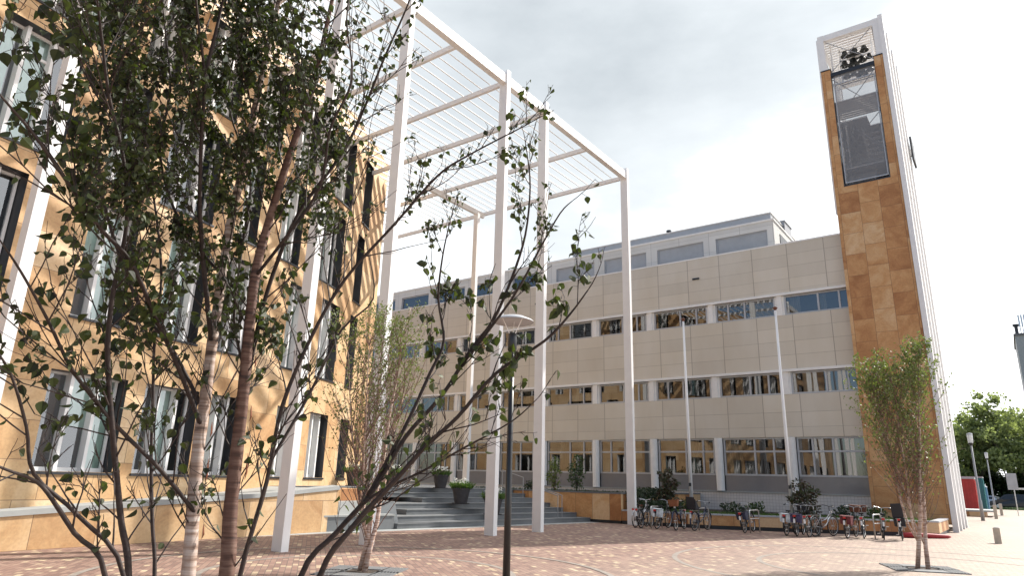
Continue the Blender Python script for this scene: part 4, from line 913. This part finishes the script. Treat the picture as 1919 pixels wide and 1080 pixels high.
# ------------------------------------------------------------------ big foreground birch
r = random.Random(42)
fb = thing('birch_tree', 'large multi stemmed birch with dark leaves filling the left foreground', 'tree', tuple(at(400, 1080, 3.0)[:2])+(0,))
base = Vector((fb.location.x, fb.location.y, 0))
LIMBS = [  # (material, base radius, end radius, [(px, py, distance)...])
 ('birch_bark', .040, .008, [(352, 1090, 3.0), (360, 1000, 3.0), (370, 860, 3.02), (386, 740, 3.05), (398, 645, 3.06), (420, 500, 3.1), (436, 400, 3.12), (462, 290, 3.15), (485, 170, 3.2), (510, 60, 3.3), (535, -60, 3.4), (560, -260, 3.6)]),
 ('pink_dark', .036, .008, [(424, 1090, 2.95), (432, 960, 2.93), (444, 850, 2.92), (456, 740, 2.9), (465, 640, 2.9), (478, 520, 2.92), (500, 430, 2.95), (540, 300, 3.0), (585, 170, 3.1), (610, 60, 3.15), (640, -80, 3.25)]),
 ('young_bark', .017, .004, [(398, 650, 3.06), (388, 560, 3.0), (380, 470, 2.98), (375, 380, 2.95), (378, 260, 2.92), (384, 150, 2.9), (372, 40, 2.88), (360, -80, 2.85)]),
 ('young_bark', .013, .003, [(383, 150, 2.9), (400, 80, 2.95), (418, 0, 3.0), (430, -80, 3.0)]),
 ('young_bark', .021, .004, [(242, 1090, 2.8), (228, 980, 2.8), (218, 880, 2.78), (206, 740, 2.75), (203, 640, 2.74), (214, 540, 2.72), (238, 420, 2.7), (232, 300, 2.68), (205, 180, 2.66), (190, 60, 2.64), (175, -60, 2.6)]),
 ('young_bark', .014, .003, [(290, 1090, 3.1), (286, 980, 3.12), (284, 860, 3.15), (287, 760, 3.18), (290, 640, 3.2), (303, 520, 3.25), (290, 380, 3.3), (262, 240, 3.3), (250, 100, 3.3), (260, -40, 3.3)]),
 ('young_bark', .024, .003, [(596, 1090, 2.75), (660, 990, 2.7), (742, 900, 2.66), (800, 835, 2.62), (858, 782, 2.6), (930, 700, 2.56), (1020, 640, 2.5), (1068, 590, 2.48), (1105, 540, 2.46)]),
 ('young_bark', .022, .003, [(560, 1090, 2.8), (630, 1000, 2.8), (700, 920, 2.78), (760, 820, 2.78), (830, 740, 2.76), (880, 660, 2.75), (925, 600, 2.75), (960, 520, 2.76), (985, 440, 2.78), (994, 350, 2.8), (988, 285, 2.8)]),
 ('young_bark', .014, .003, [(690, 930, 2.78), (760, 800, 2.8), (806, 700, 2.84), (832, 640, 2.86), (822, 560, 2.88), (830, 480, 2.9), (845, 410, 2.92)]),
 ('young_bark', .018, .003, [(448, 1090, 2.88), (500, 905, 2.85), (530, 760, 2.8), (590, 620, 2.78), (650, 520, 2.76), (740, 420, 2.74), (820, 330, 2.72), (880, 290, 2.7), (985, 235, 2.68)]),
 ('young_bark', .017, .003, [(450, 800, 2.91), (478, 640, 2.98), (510, 520, 3.0), (560, 400, 3.02), (640, 290, 3.05), (680, 210, 3.06), (720, 110, 3.08), (760, 20, 3.1), (790, -60, 3.1)]),
 ('young_bark', .016, .003, [(378, 800, 3.03), (335, 690, 2.9), (290, 590, 2.8), (245, 490, 2.7), (190, 430, 2.62), (140, 360, 2.55), (70, 260, 2.5), (20, 200, 2.45), (-40, 130, 2.4)]),
 ('young_bark', .014, .003, [(382, 770, 3.04), (320, 650, 3.1), (260, 570, 3.15), (200, 400, 3.2), (185, 280, 3.25), (205, 160, 3.3), (240, 40, 3.4), (250, -60, 3.4)]),
 ('young_bark', .017, .003, [(200, 1090, 2.6), (140, 1000, 2.55), (90, 925, 2.5), (62, 900, 2.48), (10, 880, 2.4), (-60, 850, 2.35)]),
 ('young_bark', .015, .003, [(235, 1090, 2.65), (150, 970, 2.6), (65, 890, 2.55), (50, 800, 2.5), (20, 700, 2.45), (-20, 640, 2.4)]),
 ('young_bark', .014, .003, [(366, 962, 2.99), (300, 880, 2.9), (220, 800, 2.82), (140, 700, 2.7), (90, 600, 2.62), (40, 510, 2.55), (0, 450, 2.5)]),
 ('young_bark', .012, .002, [(460, 700, 2.9), (440, 600, 3.1), (452, 480, 3.2), (470, 340, 3.3), (430, 200, 3.35), (440, 90, 3.4), (450, -30, 3.4)]),
 ('young_bark', .012, .002, [(420, 520, 3.1), (340, 420, 3.2), (300, 290, 3.25), (320, 170, 3.3), (310, 60, 3.35), (300, -40, 3.35)]),
 ('young_bark', .012, .002, [(478, 520, 2.92), (540, 440, 2.8), (600, 350, 2.75), (620, 240, 2.72), (660, 150, 2.7), (650, 40, 2.7), (660, -40, 2.7)]),
 ('young_bark', .011, .002, [(632, 998, 2.8), (700, 930, 2.75), (790, 885, 2.7), (870, 840, 2.66), (960, 790, 2.62), (1010, 745, 2.6)]),
 ('young_bark', .010, .002, [(862, 690, 2.755), (960, 560, 2.7), (1010, 470, 2.7), (1050, 400, 2.7), (1075, 375, 2.7)]),
 ('young_bark', .012, .002, [(508, 864, 2.84), (580, 740, 2.9), (640, 620, 2.95), (700, 560, 3.0), (690, 470, 3.0)]),
]
bark('pink_dark', (.17, .10, .075), (.10, .045, .03), (.04, .02, .015), 40)
lf = MB(); tg = MB(); groups = {}
def curve(P, n=4):   # Catmull-Rom
    o = []
    for i in range(len(P)-1):
        p0 = P[max(0, i-1)]; p1 = P[i]; p2 = P[i+1]; p3 = P[min(len(P)-1, i+2)]
        for k in range(n):
            t = k/n; o.append(.5*((2*p1)+(p2-p0)*t+(2*p0-5*p1+4*p2-p3)*t*t+(3*p1-p0-3*p2+p3)*t**3))
    return o+[P[-1]]
def dens(px, py):   # how leafy the crown is around there, read off the tree
    if px > 1130: return 0.03
    if px > 640: return .30 if py > 400 and px > 780 and py < 720 else (.22 if py < 400 else .09)
    if py < 420: return .62 if px > 130 else .34
    if py < 650: return .36 if px < 520 else .20
    if py < 800: return .30 if px < 300 else .09
    return .10
def topx(p):
    v = p-CAM; w = v.dot(FW); return 960+FPX*v.dot(RT)/w, 540-FPX*v.dot(UP)/w
def add_leaf(p, rr):
    px, py = topx(p); k = .62 if py < 480 and px > 170 else .9
    near_leaf(lf, p, rr.uniform(.026, .052)*k, rv(rr)*.8+Vector((0, 0, -.75)), rv(rr))
def twig(p, d, ln, rad, lvl, rr):
    n = 6; Q = [p]; dd = d.normalized()
    for j in range(n):
        dd = (dd+rv(rr)*.13+Vector((0, 0, .05))).normalized(); Q.append(Q[-1]+dd*ln/n)
    tg.tube(Q, [rad*(1-.8*j/n)+.0006 for j in range(n+1)], 5 if lvl == 0 else 4, False)
    for j in range(1, n+1):
        px, py = topx(Q[j]); de = dens(px, py)
        if lvl < 2:
            for z in range(2 if lvl == 0 else 1):
                if rr.random() < (.22+.30*de): twig(Q[j], dd+rv(rr)*.75+Vector((0, 0, .2)), ln*rr.uniform(.3, .55), rad*.5, lvl+1, rr)
        for z in range(2):
            if rr.random() < de*((.36 if lvl == 0 else .80) if py < 480 and 170 < px < 700 else (.22 if lvl == 0 else .46)):
                q = Q[j-1].lerp(Q[j], rr.random()); e2 = q+rv(rr)*.025; tg.tube([q, e2], [.0012, .0008], 3, False); add_leaf(e2, rr)
for mat, ra, rb, pts in LIMBS:
    P = [at(*q) for q in pts]
    if pts[0][1] > 1080:
        P = [base+Vector(((P[0].x-base.x)*.35, (P[0].y-base.y)*.35, 0)), Vector((base.x+(P[0].x-base.x)*.75, base.y+(P[0].y-base.y)*.75, P[0].z*.55))]+P
    C = curve(P, 4); n = len(C)
    ra *= .62 if mat == 'birch_bark' else .74 if mat == 'pink_dark' else .47
    rad = [(ra*(1-i/(n-1))**.75+rb*.7)*(1+.04*r.uniform(-1, 1)) for i in range(n)]
    groups.setdefault(mat, MB()).tube(C, rad, 12 if ra > .03 else 7)
    ln_tot = sum((C[i+1]-C[i]).length for i in range(n-1))
    for i in range(2, n-1):
        px, py = topx(C[i]); de = dens(px, py)
        if py > 1100: continue
        k = (1.5+.6*de)*((C[i+1]-C[i]).length/.06)*.36
        while k > 0:
            if r.random() < k:
                dd = (C[i+1]-C[i]).normalized(); o = rv(r); o = (o-dd*o.dot(dd)).normalized()
                twig(C[i].lerp(C[i+1], r.random()), dd*.8+o*.75+Vector((0, 0, .25)), r.uniform(.20, .66)*(.42 if px > 700 else .85 if py < 900 else .6), min(rad[i]*.4, .0028), 0, r)
            k -= 1
    twig(C[-1], C[-1]-C[-2], .12, rb*.6, 1, r)
nm = {'birch_bark': 'trunk', 'pink_dark': 'trunk', 'young_bark': 'limbs'}
for mat, mb in groups.items():
    o = mb.build(nm[mat], mat, fb, smooth=True)
# peeling bark curls
simple('peel', (.26, .085, .04), .7)
for px, py, d_, hh in ((372, 905, 2.97, .09), (381, 820, 2.98, .06), (366, 1010, 2.96, .05), (446, 900, 2.90, .10), (455, 790, 2.87, .06), (464, 690, 2.87, .05)):
    p = at(px+13, py, d_); q = p+Vector((.0, .0, hh)); m = MB()
    m.tube([p, p.lerp(q, .3)+Vector((.003, .002, 0)), p.lerp(q, .7)+Vector((.001, 0, 0)), q], [.0008, .0035, .0028, .0008], 4); m.build('bark_curl', 'peel', fb)
tg.build('twigs', 'young_bark', fb); lf.build('foliage', 'birch_leaf_near', fb)
print('near leaves', len(lf.f)//2, 'twig faces', len(tg.f))
# ------------------------------------------------------------------ far right: containers, sign, cars, trees, high block
def container(name, lab, cat, x0, x1, y0, y1, h, mat, z=0):
    t = thing(name, lab, cat, ((x0+x1)/2, (y0+y1)/2, z)); m = MB(); n = 14
    m.box(x0, x1, y0, y1, z, z+h)
    m.build('body', mat, t); rb = MB()
    for k in range(n): x = x0+(x1-x0)*(k+.25)/n; rb.box(x, x+(x1-x0)/n*.5, y0-.04, y0-.002, z+.1, z+h-.15)
    for k in range(n): y = y0+(y1-y0)*(k+.25)/n; rb.box(x1+.002, x1+.04, y, y+(y1-y0)/n*.5, z+.1, z+h-.15)
    rb.build('ribs', mat, t)
    for z_ in (z+h,): MB().box(x0-.05, x1+.05, y0-.05, y1+.05, z_, z_+.12).build('roof_rail', 'light_grey_metal', t)
    return t
container('container', 'red corrugated container behind the foot of the tower fins', 'container', -7.0, -3.55, 78, 80.4, 2.85, 'red_panel', .1)
container('container', 'teal corrugated container between the red one and the blue toilet cabin', 'container', -5.6, -3.1, 83.5, 86, 3.05, 'teal_panel', .1)
t = thing('portable_toilet', 'blue portable toilet cabin with a white domed roof', 'portable toilet', (-3.5, 88.5, 0))
MB().box(-4.2, -3.0, 87.9, 89.1, .1, 2.3).build('cabin', 'blue_panel', t); m = MB(); m.hexa([(-4.25, 87.85, 2.3), (-2.95, 87.85, 2.3), (-2.95, 89.15, 2.3), (-4.25, 89.15, 2.3), (-4.0, 88.1, 2.62), (-3.2, 88.1, 2.62), (-3.2, 88.9, 2.62), (-4.0, 88.9, 2.62)]); m.build('roof', 'white_plastic', t)
MB().box(-3.95, -3.25, 87.86, 87.9, .2, 2.1).build('door', 'blue_panel', t)
t = thing('stone_platform', 'low travertine platform with a pale slab top behind the nearer street lamp', 'platform', (-4, 62, 0))
MB().box(-7.5, -2.4, 61.6, 64.4, 0, .36).build('base', 'travertine_low', t); MB().box(-7.6, -1.9, 61.5, 66.5, .36, .48).build('top', 'slab', t)
t = thing('road_sign', 'tall rectangular sign on a steel post, showing its grey back, near the car', 'sign', (-.55, 70, 0))
MB().tube([(-.55, 70, 0), (-.55, 70, 2.2)], .035, 8).build('post', 'steel', t); MB().box(-.95, -.25, 69.96, 70.0, 2.0, 3.3).box(-.9, -.3, 69.93, 69.96, 2.3, 2.34).box(-.9, -.3, 69.93, 69.96, 2.95, 2.99).build('panel', 'light_grey_metal', t)
t = thing('guard_rail', 'steel rail behind the sign post at the right edge of the picture', 'rail', (1.0, 74, 0))
MB().box(-.3, 3, 74, 74.06, 2.05, 2.2).build('rail', 'steel', t)
for x in (.35, 2.6): MB().tube([(x, 74.03, 0), (x, 74.03, 2.05)], .04, 8).build('post', 'steel', t)
def car(lab, x, y, rz, paint, L_=4.7, H=1.68, z=0):
    t = thing('parked_car', lab, 'car', (0, 0, 0)); w = .9; h = L_/2
    side = [(-h, .35), (-h-.02, .75), (-h+.12, 1.0), (-h+.35, H-.12), (-h+.75, H), (h*.15, H), (h*.35, H-.08), (h*.62, 1.05), (h*.93, .88), (h, .65), (h, .35)]
    m = MB(); nsl = [(-w, .0), (-w*.92, 1), (w*.92, 1), (w, 0)]
    def yy(z_, s): return s*(w-(max(0, z_-1.0))*.28)
    for i in range(len(side)):
        a = side[i]; b = side[(i+1) % len(side)]
        m.face([(a[0], yy(a[1], -1), a[1]), (b[0], yy(b[1], -1), b[1]), (b[0], yy(b[1], 1), b[1]), (a[0], yy(a[1], 1), a[1])])
    for s in (-1, 1):
        low = [p for p in side if p[1] <= 1.06]; m.face([(a[0], yy(a[1], s), a[1]) for a in side])
    m.build('body', paint, t)
    for s in (-1, 1):
        m = MB()
        for (a, b, c_, d) in (((-h+.42, 1.06), (-h+.55, H-.12), (-h+1.25, H-.1), (-h+1.3, 1.06)), ((-h+1.38, 1.06), (-h+1.33, H-.1), (-.1, H-.1), (-.1, 1.06)), ((.0, 1.06), (.0, H-.1), (h*.28, H-.14), (h*.55, 1.06))):
            m.face([(q[0], yy(q[1], s)+s*.012, q[1]) for q in (a, b, c_, d)])
        m.build('side_window', 'car_glass_dark', t)
    m = MB(); m.face([(h*.38, yy(H-.1, -1)+.06, H-.10), (h*.38, yy(H-.1, 1)-.06, H-.10), (h*.62+.01, yy(1.08, 1)-.06, 1.09), (h*.62+.01, yy(1.08, -1)+.06, 1.09)]); m.v = [v+Vector((.015, 0, .012)) for v in m.v]; m.build('windscreen', 'car_glass_dark', t)
    for cx in (-h+.85, h-.85):
        for s in (-1, 1):
            wm_ = MB().lathe([(0, -.1), (.30, -.11), (.335, -.07), (.335, .07), (.30, .11), (0, .1)], (0, 0, 0), 20); wm_.v = [Vector((cx+v.x, s*(w-.08)+v.z, .335+v.y)) for v in wm_.v]; wh = wm_.build('wheel', 'rubber', t)
            rm_ = MB().lathe([(0, 0), (.2, 0), (.21, -.02)], (0, 0, 0), 14); rm_.v = [Vector((cx+v.x, s*(w+.04)+v.z, .335+v.y)) for v in rm_.v]; rm_.build('rim', 'steel', wh)
    for s in (-1, 1):
        MB().box(h-.06, h+.01, s*.6-.16, s*.6+.16, .66, .8).build('headlight', 'white_plastic', t); MB().box(-h-.03, -h+.05, s*.7-.1, s*.7+.1, .8, 1.05).build('tail_light', 'reflector', t)
        MB().box(h*.42, h*.5, s*(w+.02)-.04, s*(w+.1)+.02, 1.02, 1.14).build('mirror', paint, t)
    t.location = (x, y, z); t.rotation_euler = (0, 0, rz); return t
simple('car_glass_dark', (.03, .035, .04), .12)
car('dark grey estate car parked side-on beyond the square at the right edge', -1.0, 99, R(180), 'car_paint')
car('silver car half hidden behind the farther street lamp and the dark car', -4.3, 103, R(165), 'car_silver', 4.2, 1.45)
car('small red car mostly hidden by the toilet cabin and the silver car', -5.2, 109, R(170), 'car_red', 4.0, 1.45)
def big_tree(x, y, h, w, seed, lab, n=9000, ls=.42, trunk=.35, openf=.0):
    r = random.Random(seed); t = thing('broadleaf_tree', lab, 'tree', (x, y, 0), 'trees beyond the parked cars'); tr = MB(); lf = MB()
    tr.tube([(x, y, 0), (x+.1, y, h*.25), (x, y, h*.45)], [trunk, trunk*.8, trunk*.6], 9); tips = []
    for k in range(15):
        a = r.random()*6.28; e_ = Vector((x+math.cos(a)*w*r.uniform(.25, .85), y+math.sin(a)*w*r.uniform(.25, .85), h*r.uniform(.5, .97))); b = Vector((x, y, h*r.uniform(.18, .45)))
        mid = b.lerp(e_, .5)+Vector((0, 0, h*.06)); tr.tube([b, mid, e_], [trunk*.35, trunk*.18, .03], 5); tips += [e_, mid, b.lerp(e_, .75)+rv(r)*.8]
        for j in range(4):
            e3 = e_+Vector((r.gauss(0, 1), r.gauss(0, 1), r.gauss(.3, .7)))*w*.2; tr.tube([mid.lerp(e_, r.random()), e3], [.05, .012], 4, False); tips.append(e3)
    for k in range(34):
        a = r.random()*6.28; q = r.random()**.5; zz = r.uniform(.28, .92); tips.append(Vector((x+math.cos(a)*w*q*(1.15-zz*.5), y+math.sin(a)*w*q*(1.15-zz*.5), h*zz)))
    per = n//len(tips)
    for c in tips:
        s = r.uniform(.5, 1.25)*w*.24
        for k in range(per):
            v = rv(r)*(r.random()**.45)*s; v.z *= .7; leaf(lf, c+v, ls*r.uniform(.6, 1.3), rv(r)+Vector((0, 0, -.4)), rv(r), .4)
    tr.build('trunk', 'grey_bark', t); lf.build('crown', 'hazed_leaf', t); return t
big_tree(-4.6, 113, 13.2, 5.2, 1, 'broad light green tree just right of the tower fins', 11000)
big_tree(1.0, 110, 13.0, 5.8, 2, 'open crowned light green tree above the dark grey car', 11000)
big_tree(-1.2, 124, 12.0, 5.5, 3, 'darker tree filling the gap behind the two nearer trees', 9000)
big_tree(7.0, 114, 12.6, 5.5, 4, 'tree at the right edge of the picture behind the sign', 7000)
big_tree(-10.5, 118, 12.0, 5.5, 6, 'tree mostly hidden behind the tower fins', 5000)
m = MB(); r = random.Random(77)
for k in range(30000):
    x = r.uniform(-20, 22); z = r.random()**.8*5.2*(1+.25*math.sin(x*.9)); leaf(m, Vector((x, 121+r.uniform(-1.6, 1.6), z)), .5, rv(r), rv(r), .4)
hd = m.build('hedge', 'dark_leaf', None, (0, 121, 0)); tag(hd, 'dark belt of undergrowth behind the parked cars', 'undergrowth', None, 'stuff')
m = MB()
for k in range(5000):
    leaf(m, Vector((r.uniform(-12, 14), 95.6+r.random()**2*14, .0)), r.uniform(.06, .18), Vector((r.gauss(0, .4), r.gauss(0, .4), 1)), rv(r), .1)
gr = m.build('grass', 'grass_blade', None, (0, 98, 0)); tag(gr, 'green grass verge around the parked cars', 'grass', None, 'stuff')
t = thing('tower_block', 'distant pale grey tower block with antennas at the right edge', 'building', (11, 152, 0))
MB().box(2.9, 22, 150, 165, 0, 29.4).build('wall', 'concrete_far', t); MB().box(2.7, 22.2, 149.8, 165.2, 29.4, 29.8).build('roof', 'roofing', t)
for fl in range(9):
    for k in range(4):
        x = 4.1+k*4.4; z = 2.4+fl*3.0
        wf = MB().box(x, x+2.2, 149.93, 149.99, z, z+1.4).build('window', 'white_plastic', t)
        MB().box(x+.12, x+1.05, 149.88, 149.92, z+.12, z+1.28).box(x+1.15, x+2.08, 149.88, 149.92, z+.12, z+1.28).build('pane', 'car_glass_dark', wf)
m = MB()
for x in (3.9, 4.3, 4.7): m.tube([(x, 151, 29.8), (x, 151, 33.2)], .09, 6); m.box(x-.14, x+.14, 150.8, 150.9, 31.2, 33.4)
m.build('antenna', 'steel', t)
MB().lathe([(0, 1.9), (.5, 1.9), (.5, 1.5), (.28, 1.4), (.28, 0)], (3.3, 150.9, 29.8), 10).build('vent_pipe', 'dark_metal', t)
